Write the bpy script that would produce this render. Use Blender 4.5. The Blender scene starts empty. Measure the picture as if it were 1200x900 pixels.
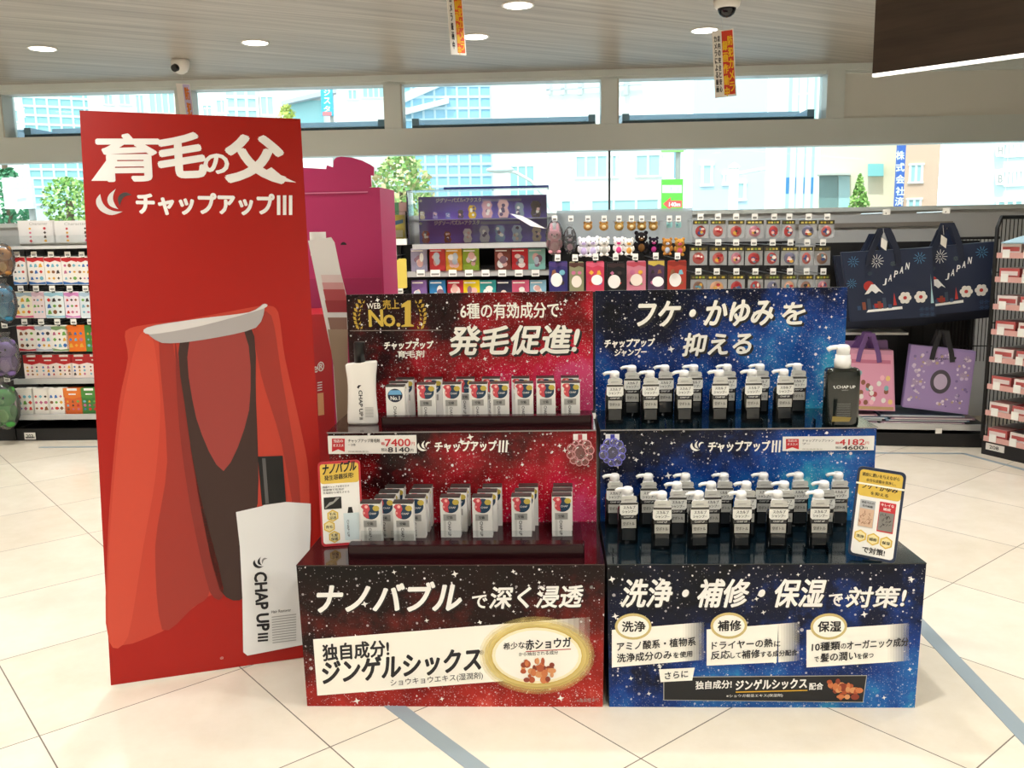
import bpy, math, random
from mathutils import Matrix, Vector
random.seed(7)
S = bpy.context.scene
C = S.collection
PI = math.pi
# ------------------------------------------------------------------ camera
CAM_H, FPX, PITCH, ROLL = 1.394, 1050.0, math.radians(9.7), math.radians(-1.05)
_c, _s, _cr, _sr = math.cos(PITCH), math.sin(PITCH), math.cos(ROLL), math.sin(ROLL)
FWD, UPV, RIGHT = Vector((0, _c, -_s)), Vector((0, _s, _c)), Vector((1, 0, 0))
EYE = Vector((0, 0, CAM_H))
def ray(x, y):
    u, v = (x - 600) / FPX, (450 - y) / FPX
    u, v = u * _cr - v * _sr, u * _sr + v * _cr
    return FWD + RIGHT * u + UPV * v
cd = bpy.data.cameras.new('camera'); cam = bpy.data.objects.new('camera', cd); C.objects.link(cam)
cd.sensor_width = 36; cd.lens = FPX / 1200 * 36; cd.clip_end = 300
cx, cy, cz = RIGHT * _cr + UPV * _sr, -RIGHT * _sr + UPV * _cr, -FWD
cam.matrix_world = Matrix(((cx.x, cy.x, cz.x, 0), (cx.y, cy.y, cz.y, 0), (cx.z, cy.z, cz.z, CAM_H), (0, 0, 0, 1)))
S.camera = cam
# ------------------------------------------------------------------ light and exposure
w = bpy.data.worlds.new('sky'); S.world = w; w.use_nodes = True
bg = w.node_tree.nodes['Background']; bg.inputs[0].default_value = (0.93, 0.97, 1.0, 1); bg.inputs[1].default_value = 2.7
sd = bpy.data.lights.new('sun', 'SUN'); sd.energy = 3.0; sd.angle = 0.02; sd.color = (1, 0.96, 0.88)
so = bpy.data.objects.new('sun', sd); C.objects.link(so); so.rotation_euler = (math.radians(38), 0, math.radians(-25))
LAMP_W = 12.5
S.view_settings.view_transform = 'Standard'; S.view_settings.look = 'None'
S.view_settings.exposure = 0.0; S.view_settings.gamma = 1.0; S.view_settings.use_curve_mapping = False
S.cycles.use_denoising = True; S.cycles.max_bounces = 8; S.cycles.transparent_max_bounces = 24
S.cycles.caustics_reflective = False; S.cycles.caustics_refractive = False
# ------------------------------------------------------------------ materials
def lin(h):
    if isinstance(h, str):
        h = h.lstrip('#'); rgb = [int(h[i:i + 2], 16) / 255 for i in (0, 2, 4)]
    else: rgb = h
    return tuple((c / 12.92 if c <= .04045 else ((c + .055) / 1.055) ** 2.4) for c in rgb) + (1,)
MATS = {}
def mat(col, rough=.5, spec=.5, metal=0.0, emit=0, coat=0.0):
    key = (col, rough, spec, metal, emit, coat)
    if key in MATS: return MATS[key]
    m = bpy.data.materials.new('m_%s' % str(col)); m.use_nodes = True
    b = m.node_tree.nodes['Principled BSDF']
    b.inputs['Base Color'].default_value = lin(col); b.inputs['Roughness'].default_value = rough
    b.inputs['Specular IOR Level'].default_value = spec; b.inputs['Metallic'].default_value = metal
    b.inputs['Coat Weight'].default_value = coat; b.inputs['Coat Roughness'].default_value = .08
    if emit:
        b.inputs['Emission Color'].default_value = lin(col); b.inputs['Emission Strength'].default_value = emit
    m.diffuse_color = lin(col); MATS[key] = m
    return m
def nodes(name):
    m = bpy.data.materials.new(name); m.use_nodes = True
    t = m.node_tree; return m, t, t.nodes['Principled BSDF'], t.nodes.new, t.links.new
def thin_glass(name, tint, refl=1.0, rough=.02, ior=1.45, haze=0.0):
    m, t, b, N, Lk = nodes(name); out = t.nodes['Material Output']; t.nodes.remove(b)
    tr = N('ShaderNodeBsdfTransparent'); tr.inputs[0].default_value = lin(tint)
    gl = N('ShaderNodeBsdfGlossy'); gl.inputs['Roughness'].default_value = rough
    fr = N('ShaderNodeFresnel'); fr.inputs[0].default_value = ior
    mu = N('ShaderNodeMath'); mu.operation = 'MULTIPLY'; mu.inputs[1].default_value = refl
    mx = N('ShaderNodeMixShader'); Lk(fr.outputs[0], mu.inputs[0]); Lk(mu.outputs[0], mx.inputs[0])
    last = tr.outputs[0]
    if haze:
        df = N('ShaderNodeBsdfDiffuse'); df.inputs[0].default_value = lin(tint); hm = N('ShaderNodeMixShader')
        hm.inputs[0].default_value = haze; Lk(tr.outputs[0], hm.inputs[1]); Lk(df.outputs[0], hm.inputs[2]); last = hm.outputs[0]
    Lk(last, mx.inputs[1]); Lk(gl.outputs[0], mx.inputs[2]); Lk(mx.outputs[0], out.inputs[0])
    return m
GLASS = thin_glass('window_glass', '#f2fbfb', .8)
ACRYL = thin_glass('clear_acrylic', '#fafcfc', 1.0, .04)
BAGFILM = thin_glass('clear_bag_film', '#f8f9fa', 1.0, .12, 1.5, .07)
BUBR = thin_glass('red_bubble_acrylic', '#fbdcdc', 2.2, .04, 1.5, .03)
BUBP = thin_glass('violet_bubble_acrylic', '#b4b2f2', 2.2, .04, 1.5, .12)
def ramp(N, stops):
    r = N('ShaderNodeValToRGB'); e = r.color_ramp.elements
    while len(e) < len(stops): e.new(.5)
    for k, (p, c) in enumerate(stops): e[k].position = p; e[k].color = lin(c)
    return r
def galaxy(name, stops, gx, gz, cx0, cz0, seed, base=.5, rough=.22):
    """printed night-sky artwork: cloudy colours with white specks"""
    m, t, b, N, Lk = nodes(name)
    tc = N('ShaderNodeTexCoord'); mp = N('ShaderNodeMapping'); mp.inputs['Location'].default_value = (seed, 0, seed * 1.7)
    Lk(tc.outputs['Object'], mp.inputs[0])
    n1 = N('ShaderNodeTexNoise'); n1.inputs['Scale'].default_value = 4.5; n1.inputs['Detail'].default_value = 7; n1.inputs['Roughness'].default_value = .62
    Lk(mp.outputs[0], n1.inputs['Vector'])
    sx = N('ShaderNodeSeparateXYZ'); Lk(tc.outputs['Object'], sx.inputs[0])
    def M(op, a, bb, clamp=False):
        q = N('ShaderNodeMath'); q.operation = op; q.use_clamp = clamp
        for k, i in enumerate((a, bb)):
            if isinstance(i, (int, float)): q.inputs[k].default_value = i
            else: Lk(i, q.inputs[k])
        return q.outputs[0]
    f = M('MULTIPLY', M('SUBTRACT', n1.outputs[0], .5), 1.5)
    f = M('ADD', f, M('MULTIPLY', M('SUBTRACT', sx.outputs[0], cx0), gx))
    f = M('ADD', f, M('MULTIPLY', M('SUBTRACT', sx.outputs[2], cz0), gz))
    f = M('ADD', f, base, True)
    r = ramp(N, stops); Lk(f, r.inputs[0]); col = r.outputs[0]
    for sc, rad, lo, hi in ((230, .42, .0, 1.0), (150, .30, .0, .5), (75, .28, .35, .9), (26, .15, .4, 1.0)):
        v = N('ShaderNodeTexVoronoi'); v.inputs['Scale'].default_value = sc; Lk(mp.outputs[0], v.inputs['Vector'])
        sc3 = N('ShaderNodeSeparateColor'); Lk(v.outputs['Color'], sc3.inputs[0])
        th = M('MULTIPLY', M('POWER', sc3.outputs[0], 2.2), rad)
        on = M('MULTIPLY', M('LESS_THAN', v.outputs['Distance'], th), M('ADD', lo, M('MULTIPLY', sc3.outputs[1], hi - lo)))
        if sc == 230: on = M('MULTIPLY', on, M('MULTIPLY', f, f))
        mx = N('ShaderNodeMix'); mx.data_type = 'RGBA'; Lk(on, mx.inputs[0]); Lk(col, mx.inputs[6]); mx.inputs[7].default_value = lin('#f4f0f2'); col = mx.outputs[2]
    Lk(col, b.inputs['Base Color']); b.inputs['Roughness'].default_value = rough; b.inputs['Specular IOR Level'].default_value = .22
    return m
RS = [(0, '#0d0606'), (.3, '#2a0a0c'), (.52, '#7c1016'), (.72, '#b81a2c'), (.88, '#d02044'), (1, '#de4a7c')]
BS = [(0, '#05070e'), (.3, '#0a1330'), (.52, '#123a86'), (.72, '#2064b0'), (.88, '#38a0c8'), (1, '#7cd8da')]
G_RH = galaxy('red_nebula_header', RS, .55, -1.3, .5, .97, 3.1, .56)
G_RR = galaxy('red_nebula_riser', RS, .5, -1.6, .5, .6, 5.3, .60)
G_RB = galaxy('red_nebula_base', [(0, '#0d0606'), (.3, '#1e0908'), (.52, '#5e1612'), (.72, '#921f1b'), (.88, '#b02c26'), (1, '#c84a40')], .25, -1.5, .45, .2, 9.7, .47, .3)
G_BH = galaxy('blue_nebula_header', BS, .45, -1.2, 1.35, .97, 13.2, .50)
G_BR = galaxy('blue_nebula_riser', BS, .5, -1.6, 1.4, .6, 17.9, .54)
G_BB = galaxy('blue_nebula_base', BS, .2, -1.3, 1.35, .2, 21.3, .41, .3)
def wood(name, c1, c2, ang, rough=.4, sc=(26, .7)):
    m, t, b, N, Lk = nodes(name)
    tc = N('ShaderNodeTexCoord'); mp = N('ShaderNodeMapping'); mp.inputs['Rotation'].default_value = (0, 0, ang); Lk(tc.outputs['Object'], mp.inputs[0])
    m2 = N('ShaderNodeMapping'); m2.inputs['Scale'].default_value = (sc[1], sc[0], sc[0]); Lk(mp.outputs[0], m2.inputs[0])
    n = N('ShaderNodeTexNoise'); n.inputs['Scale'].default_value = 1; n.inputs['Detail'].default_value = 4; n.inputs['Roughness'].default_value = .65; Lk(m2.outputs[0], n.inputs['Vector'])
    r = ramp(N, [(.3, c1), (.7, c2)]); Lk(n.outputs[0], r.inputs[0]); Lk(r.outputs[0], b.inputs['Base Color'])
    b.inputs['Roughness'].default_value = rough
    return m
def tile_floor():
    m, t, b, N, Lk = nodes('cream_tile')
    tc = N('ShaderNodeTexCoord'); sx = N('ShaderNodeSeparateXYZ'); Lk(tc.outputs['Object'], sx.inputs[0])
    def M(op, a, bb=0.0, c=0.0):
        q = N('ShaderNodeMath'); q.operation = op
        for k, i in enumerate((a, bb, c)):
            if isinstance(i, (int, float)): q.inputs[k].default_value = i
            else: Lk(i, q.inputs[k])
        return q.outputs[0]
    th = math.radians(129.436); gs = []
    ids = []
    for n, o in (((-math.sin(th), math.cos(th)), .4397), ((-math.cos(th), -math.sin(th)), .8818)):
        d = M('ADD', M('ADD', M('MULTIPLY', sx.outputs[0], n[0]), M('MULTIPLY', sx.outputs[1], n[1])), o + 60.04)
        d = M('DIVIDE', d, .6004); ids.append(M('FLOOR', d))
        fr = M('FRACT', d); e = M('MINIMUM', fr, M('SUBTRACT', 1.0, fr)); gs.append(M('LESS_THAN', e, .0032))
    g = M('MAXIMUM', gs[0], gs[1])
    cb = N('ShaderNodeCombineXYZ'); Lk(ids[0], cb.inputs[0]); Lk(ids[1], cb.inputs[1])
    wn = N('ShaderNodeTexWhiteNoise'); Lk(cb.outputs[0], wn.inputs['Vector'])
    nz = N('ShaderNodeTexNoise'); nz.inputs['Scale'].default_value = 5; nz.inputs['Detail'].default_value = 6; nz.inputs['Roughness'].default_value = .7
    Lk(tc.outputs['Object'], nz.inputs['Vector'])
    f = M('ADD', M('MULTIPLY', nz.outputs[0], .75), M('MULTIPLY', wn.outputs[0], .25))
    r = ramp(N, [(.25, '#ddd2bd'), (.75, '#ece4d4')]); Lk(f, r.inputs[0])
    mx = N('ShaderNodeMix'); mx.data_type = 'RGBA'; Lk(g, mx.inputs[0]); Lk(r.outputs[0], mx.inputs[6]); mx.inputs[7].default_value = lin('#6e655a')
    Lk(mx.outputs[2], b.inputs['Base Color'])
    rr = M('ADD', M('MULTIPLY', g, .4), M('ADD', .12, M('MULTIPLY', nz.outputs[0], .1))); Lk(rr, b.inputs['Roughness'])
    b.inputs['Specular IOR Level'].default_value = .34
    return m
# ------------------------------------------------------------------ mesh building
class Frame:
    def __init__(s, origin, ang=0.0, M=None):
        s.M = M if M is not None else Matrix.Translation(Vector(origin)) @ Matrix.Rotation(ang, 4, 'Z')
        s.I = s.M.inverted()
    def at(s, px, py, y):
        o = s.I @ EYE; d = s.I.to_3x3() @ ray(px, py); t = (y - o.y) / d.y
        return o + d * t
    def onz(s, px, py, z):
        o = s.I @ EYE; d = s.I.to_3x3() @ ray(px, py); t = (z - o.z) / d.z
        return o + d * t
class Panel:
    """plane local y = y0 of a frame, seen from -y; px() turns photo pixels into its own metres"""
    def __init__(s, fr, y0): s.f, s.y = fr, y0
    def px(s, x, y): p = s.f.at(x, y, s.y); return (p.x, p.z)
    def pt(s, a, b, off=0): return Vector((a, s.y - off, b))
WP = None
_T = {}
def glyphs(body, bold):
    k = (body, bold)
    if k not in _T:
        c = bpy.data.curves.new('t', 'FONT'); c.body = body; c.size = 1; c.offset = bold; c.resolution_u = 3
        o = bpy.data.objects.new('t', c); C.objects.link(o)
        dg = bpy.context.evaluated_depsgraph_get(); me = bpy.data.meshes.new_from_object(o.evaluated_get(dg))
        vs = [(v.co.x, v.co.y) for v in me.vertices]; fs = [tuple(p.vertices) for p in me.polygons]
        bpy.data.objects.remove(o); bpy.data.curves.remove(c); bpy.data.meshes.remove(me)
        x0, x1 = min(v[0] for v in vs), max(v[0] for v in vs); y0, y1 = min(v[1] for v in vs), max(v[1] for v in vs)
        _T[k] = ([((x - x0) / (x1 - x0), (y - y0) / max(1e-6, y1 - y0)) for x, y in vs], fs)
    return _T[k]
class MB:
    def __init__(s): s.v, s.f, s.m, s.mats, s.sm = [], [], [], [], []
    def mi(s, m):
        if m not in s.mats: s.mats.append(m)
        return s.mats.index(m)
    def add(s, vs, fs, m, smooth=False):
        b = len(s.v); s.v += [Vector(v) for v in vs]; k = s.mi(m)
        for f in fs: s.f.append(tuple(i + b for i in f)); s.m.append(k); s.sm.append(smooth)
        return s
    def box(s, x0, x1, y0, y1, z0, z1, m, top=None):
        vs = [(x, y, z) for z in (z0, z1) for y in (y0, y1) for x in (x0, x1)]
        s.add(vs, [(0, 2, 3, 1), (0, 1, 5, 4), (1, 3, 7, 5), (3, 2, 6, 7), (2, 0, 4, 6)], m)
        s.add(vs, [(4, 5, 7, 6)], top or m); return s
    def bbox(s, x0, x1, y0, y1, z0, z1, m, r=.004):
        """box with chamfered vertical and top edges"""
        def ring(d, z): return [(x0 + r + d, y0 + d, z), (x1 - r - d, y0 + d, z), (x1 - d, y0 + r + d, z), (x1 - d, y1 - r - d, z), (x1 - r - d, y1 - d, z), (x0 + r + d, y1 - d, z), (x0 + d, y1 - r - d, z), (x0 + d, y0 + r + d, z)]
        vs = ring(0, z0) + ring(0, z1 - r) + ring(r * .7, z1); fs = [tuple(range(7, -1, -1)), tuple(range(16, 24))]
        for q in (0, 8):
            for i in range(8): j = (i + 1) % 8; fs.append((q + i, q + j, q + 8 + j, q + 8 + i))
        return s.add(vs, fs, m)
    def cyl(s, p0, p1, r0, r1=None, n=12, m=None, caps=True, smooth=True):
        r1 = r0 if r1 is None else r1; p0, p1 = Vector(p0), Vector(p1); d = (p1 - p0).normalized()
        a = d.orthogonal().normalized(); b = d.cross(a); vs = []
        for p, r in ((p0, r0), (p1, r1)):
            for i in range(n): t = 2 * PI * i / n; vs.append(p + a * r * math.cos(t) + b * r * math.sin(t))
        s.add(vs, [(i, (i + 1) % n, n + (i + 1) % n, n + i) for i in range(n)], m, smooth)
        if caps: s.add(vs, [tuple(range(n - 1, -1, -1)), tuple(range(n, 2 * n))], m)
        return s
    def tube(s, pts, r, m, n=8, flat=None):
        """bent bar along points; flat=(w,h) makes a strap"""
        pts = [Vector(p) for p in pts]; vs, fs = [], []; pa = None
        for k, p in enumerate(pts):
            d = (pts[min(k + 1, len(pts) - 1)] - pts[max(k - 1, 0)]).normalized()
            a = d.orthogonal().normalized() if pa is None else (pa - d * pa.dot(d)).normalized()
            if pa is None and flat: a = Vector((0, 1, 0)); a = (a - d * a.dot(d)).normalized()
            pa = a; b = d.cross(a)
            for i in range(n):
                t = 2 * PI * (i + .5) / n
                if flat: ca = [1, -1, -1, 1][i % 4]; cb = [1, 1, -1, -1][i % 4]; vs.append(p + a * flat[1] * ca / 2 + b * flat[0] * cb / 2)
                else: vs.append(p + a * r * math.cos(t) + b * r * math.sin(t))
        for k in range(len(pts) - 1):
            for i in range(n): j = (i + 1) % n; fs.append((k * n + i, k * n + j, (k + 1) * n + j, (k + 1) * n + i))
        fs += [tuple(range(n - 1, -1, -1)), tuple(range((len(pts) - 1) * n, len(pts) * n))]
        return s.add(vs, fs, m, not flat)
    def ell(s, c, r, m, n=12, rings=8, rot=None):
        vs, fs = [], []; c = Vector(c)
        for i in range(rings + 1):
            ph = PI * i / rings
            for j in range(n):
                t = 2 * PI * j / n; p = Vector((r[0] * math.sin(ph) * math.cos(t), r[1] * math.sin(ph) * math.sin(t), r[2] * math.cos(ph)))
                if rot: p = rot @ p
                vs.append(c + p)
        for i in range(rings):
            for j in range(n): k = (j + 1) % n; fs.append((i * n + j, (i + 1) * n + j, (i + 1) * n + k, i * n + k))
        return s.add(vs, fs, m, True)
    def lathe(s, prof, c, m, n=20, sx=1.0, sy=1.0, smooth=True):
        vs, fs = [], []
        for r, z in prof:
            for j in range(n): t = 2 * PI * j / n; vs.append((c[0] + r * sx * math.cos(t), c[1] + r * sy * math.sin(t), c[2] + z))
        for i in range(len(prof) - 1):
            for j in range(n): k = (j + 1) % n; fs.append((i * n + j, i * n + k, (i + 1) * n + k, (i + 1) * n + j))
        fs += [tuple(range(n - 1, -1, -1)), tuple(range((len(prof) - 1) * n, len(prof) * n))]
        return s.add(vs, fs, m, smooth)
    def prism(s, P, pts, depth, m, off=0, side=None):
        """outline pts=(a,b) on panel P, from off outwards to off behind by depth"""
        n = len(pts); area = sum(pts[i][0] * pts[(i + 1) % n][1] - pts[(i + 1) % n][0] * pts[i][1] for i in range(n))
        if area < 0: pts = pts[::-1]
        vs = [P.pt(a, b, off) for a, b in pts] + [P.pt(a, b, off - depth) for a, b in pts]
        s.add(vs, [tuple(range(n))], m)
        s.add(vs, [tuple(range(2 * n - 1, n - 1, -1))] + [(j, i, i + n, j + n) for i, j in ((i, (i + 1) % n) for i in range(n))], side or m)
        return s
    # flat printing on a panel, in the panel's own metres
    def poly(s, P, pts, m, layer=1):
        n = len(pts); area = sum(pts[i][0] * pts[(i + 1) % n][1] - pts[(i + 1) % n][0] * pts[i][1] for i in range(n))
        if area < 0: pts = pts[::-1]
        return s.add([P.pt(a, b, .0005 * layer) for a, b in pts], [tuple(range(n))], m)
    def oval(s, P, c, rx, ry, m, layer=1, n=28):
        return s.poly(P, [(c[0] + rx * math.cos(2 * PI * i / n), c[1] + ry * math.sin(2 * PI * i / n)) for i in range(n)], m, layer)
    def text(s, P, body, o, e1, e2, m, layer=2, bold=.015, shear=0.0):
        vs, fs = glyphs(body, 0.0)
        l1 = max(1e-6, abs(e1[0]) + abs(e1[1])); h = max(abs(e2[0]) + abs(e2[1]), 1e-6); q = bold * h
        offs = [(0, 0)] if q < 1e-5 else ([(-q, 0), (q, 0)] if h < .012 else [(0, 0), (-q, 0), (q, 0), (0, q), (0, -q), (.7 * q, .7 * q), (-.7 * q, .7 * q), (.7 * q, -.7 * q), (-.7 * q, -.7 * q)])
        for k, (dx, dz) in enumerate(offs):
            s.add([P.pt(o[0] + dx + e1[0] * x + e2[0] * y + shear * y * e1[0] / l1 * abs(e2[1]), o[1] + dz + e1[1] * x + e2[1] * y, .0005 * layer + .00001 * k) for x, y in vs], fs, m)
        return s
    # the same, with photo pixels for the corners
    def ppoly(s, P, pts, m, layer=1): return s.poly(P, [P.px(*p) for p in pts], m, layer)
    def poval(s, P, x, y, rx, ry, m, layer=1):
        c, a, b = P.px(x, y), P.px(x + rx, y), P.px(x, y - ry)
        return s.oval(P, c, a[0] - c[0], b[1] - c[1], m, layer)
    def ptext(s, P, body, bl, br, h, m, layer=2, bold=.015, shear=0.0):
        o, r, u = P.px(*bl), P.px(*br), P.px(bl[0], bl[1] - h)
        return s.text(P, body, o, (r[0] - o[0], r[1] - o[1]), (0, u[1] - o[1]), m, layer, bold, shear)
    def build(s, name, parent=None, frame=None, bevel=0, **tags):
        me = bpy.data.meshes.new(name); me.from_pydata([tuple(v) for v in s.v], [], s.f)
        for m in s.mats: me.materials.append(m)
        for p, k, q in zip(me.polygons, s.m, s.sm): p.material_index = k; p.use_smooth = q
        me.validate(); me.update()
        o = bpy.data.objects.new(name, me); C.objects.link(o)
        if parent is not None: o.parent = parent
        elif frame is not None: o.matrix_world = frame.M
        if bevel:
            bv = o.modifiers.new('edge', 'BEVEL'); bv.width = bevel; bv.segments = 2; bv.limit_method = 'ANGLE'
        for k, val in tags.items(): o[k] = val
        return o
def thing(name, label, cat, frame=None, group=None, loc=None):
    o = bpy.data.objects.new(name, None); C.objects.link(o); o.empty_display_size = .05
    if frame is not None: o.matrix_world = frame.M if loc is None else frame.M @ Matrix.Translation(Vector(loc))
    elif loc is not None: o.matrix_world = Matrix.Translation(Vector(loc))
    o['label'] = label; o['category'] = cat
    if group: o['group'] = group
    return o
def struct(mb, name, frame=None, parent=None, **k):
    o = mb.build(name, parent, frame, **k)
    if parent is None: o['kind'] = 'structure'
    return o
def copy_thing(src, M, label, group=None):
    r = src.copy(); C.objects.link(r); r.matrix_world = M; r['label'] = label
    if group: r['group'] = group
    for ch in src.children:
        c = ch.copy(); C.objects.link(c); c.parent = r
        for g in ch.children:
            d = g.copy(); C.objects.link(d); d.parent = c
    return r
ORD = ['first', 'second', 'third', 'fourth', 'fifth', 'sixth', 'seventh', 'eighth', 'ninth', 'tenth']
def T4(x, y, z, rz=0): return Matrix.Translation((x, y, z)) @ Matrix.Rotation(rz, 4, 'Z')
def fade(col, a):
    m, t, b, N, Lk = nodes('printed_fade'); b.inputs['Base Color'].default_value = lin(col); b.inputs['Roughness'].default_value = .4; b.inputs['Alpha'].default_value = a
    return m
WHITE, INK = mat('#f3f2ee', .45), mat('#16151a', .5)
CREAM, BLACK = mat('#fbf9ef', .4), mat('#0c0c0d', .35)
GOLD, GREYP = mat('#c9a53a', .3, .5, .3), mat('#9c9c98', .5)
# ------------------------------------------------------------------ frames
YW = math.radians(-2.45)
W = Frame((-3.61, 6.159, 0), YW)                       # window wall, u to the right, y outwards
D = Frame((-.644, 2.486, 0), math.radians(-2.31))      # product display
WD = .55
# ================================================================== the room
mb = MB(); mb.add([(-5, -9, 0), (13, -9, 0), (13, .75, 0), (-5, .75, 0), (-5, -9, -.12), (13, -9, -.12), (13, .75, -.12), (-5, .75, -.12)], [(0, 1, 2, 3), (4, 7, 6, 5), (0, 4, 5, 1), (1, 5, 6, 2), (2, 6, 7, 3), (3, 7, 4, 0)], None)
FL = tile_floor()
# the tile pattern is laid out in world metres, so the floor keeps the world's own axes
mb.mats = [FL]; mb.v = [W.M @ v for v in mb.v]
struct(mb, 'floor')
mb = MB(); mb.box(-5, 13, -9, .75, 2.49, 2.6, wood('pale_wood_ceiling', '#8f8579', '#c2b9ac', -math.radians(33.3) - YW, .35))
struct(mb, 'ceiling', W)
WLM = mat('#e4e2dc', .6)
struct(MB().box(-5, 13, -9.1, -9, 0, 2.6, WLM), 'wall_rear', W); struct(MB().box(-5.1, -5, -9, .75, 0, 2.6, WLM), 'wall_left', W); struct(MB().box(13, 13.1, -9, .75, 0, 2.6, WLM), 'wall_right', W)
# grey inlay strips in the floor
STR = mat('#93a1a8', .3)
F0 = Frame((0, 0, 0))
def strip(name, a, b, wdt):
    a, b = Vector(a), Vector(b); d = (b - a).normalized(); n = Vector((-d.y, d.x)) * wdt / 2
    q = MB(); vs = [(p.x, p.y, z) for z in (-.02, .0015) for p in (a - n, b - n, b + n, a + n)]
    q.add(vs, [(4, 5, 6, 7), (0, 1, 5, 4), (1, 2, 6, 5), (2, 3, 7, 6), (3, 0, 4, 7)], STR); struct(q, name)
strip('trim_1', (-.95, 3.20), (.75, 1.09), .05)
strip('trim_2', (1.47, 4.05), (1.335, .9), .055)
strip('trim_3', (-3.22, 5.945), (-.6, 5.845), .03)
strip('trim_4', (1.0, 5.50), (2.756, 5.325), .03)
strip('trim_5', (2.75, 5.335), (3.12, 4.4), .03)
# window wall
ALU, ALU2, PAN = mat('#d9e0dc', .3, .5, .05), mat('#bcbcb2', .4), mat('#e2e2da', .25, .5)
mb = MB()
mb.box(-5, 13, WD, WD + .14, 0, 1.5, mat('#c4c6c6', .45)); mb.box(-5, 13, WD, WD + .14, 1.945, 2.125, ALU); mb.box(-5, 13, WD, WD + .14, 2.425, 2.49, ALU)
mb.box(-5, 13, WD - .015, WD, 2.445, 2.4895, ALU)
mb.box(-5, 13, WD - .025, WD, 1.485, 1.5, ALU)
wall = struct(mb, 'wall_front', W)
BLUEAL, DKAL = mat('#8aa0b2', .35, .5, .3), mat('#3a4850', .4)
edges = [(-5, -1.75), (-1.65, -.15), (-.05, 1.225), (1.325, 2.72), (2.84, 4.25), (4.363, 5.808)]
for k, (a, b) in enumerate(edges):
    q = MB()
    if k: q.box(edges[k - 1][1], a, WD - .02, WD + .16, 2.125, 2.425, ALU)
    if k: q.box(a, a + .012, WD - .02, WD + .12, 2.125, 2.425, ALU2)
    root = struct(q if k else MB().box(a, a + .05, WD, WD + .14, 2.125, 2.425, ALU), 'window_%d' % (k + 1), W)
    MB().box(a, b, WD + .1, WD + .106, 2.125, 2.425, GLASS).build('glass_pane', root)
    # opened vent sash hinged at the bottom, tipped outwards
    f = MB(); x0, x1 = a + .05, b - .03
    f.box(x0, x1, WD + .16, WD + .62, 2.135, 2.16, DKAL); f.box(x0, x1, WD + .55, WD + .62, 2.16, 2.245, BLUEAL)
    f.box(x0, x0 + .05, WD + .16, WD + .6, 2.16, 2.21, BLUEAL); f.box(x1 - .05, x1, WD + .16, WD + .6, 2.16, 2.21, BLUEAL)
    f.box(x0 + .05, x1 - .05, WD + .17, WD + .55, 2.16, 2.165, mat('#b8d2dc', .15))
    f.build('vent_sash', root)
q = MB(); q.box(5.808, 5.93, WD - .02, WD + .16, 2.125, 2.445, ALU); q.box(5.93, 13, WD + .02, WD + .06, 2.125, 2.425, PAN)
struct(q, 'trim_6', W)
root = struct(MB().box(-5, 13, WD + .02, WD + .1, 1.5, 1.515, ALU), 'window_7', W)
for a, b in ((-5, -1.3), (-1.297, 1.5), (1.503, 4.312), (4.315, 7.1), (7.103, 13)):
    MB().box(a, b, WD + .05, WD + .058, 1.515, 1.945, GLASS).build('glass_pane', root)
MB().box(4.306, 4.32, WD + .045, WD + .07, 1.515, 1.945, mat('#4a4e4e', .4)).build('joint', root)
# slim rail frame on the wall behind the bags
q = MB(); RL = mat('#8d8780', .4)
q.box(5.62, 6.72, WD - .02, WD, 1.375, 1.405, RL); q.box(6.69, 6.72, WD - .02, WD, 1.20, 1.375, RL)
struct(q, 'trim_7', W)
# dark wood soffit box hanging at the right
sang = math.atan2(4.064 - 4.538, 2.247 - 1.777); SF = Frame((1.777, 4.538, 2.1), sang)
q = MB(); q.box(0, 2.6, 0, .05, .014, .39, wood('dark_walnut', '#2b211b', '#4d3f35', math.radians(0), .35, (10, .8)))
so_ = q.build('ceiling_soffit', None, SF); so_['label'] = 'dark walnut box soffit hanging from the ceiling at the upper right'; so_['category'] = 'soffit'
MB().box(0, 2.6, 0, .03, 0, .014, mat('#fffdf6', .4, .5, 0, 1.3)).build('light_strip', so_, label='glowing white strip')
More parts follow.
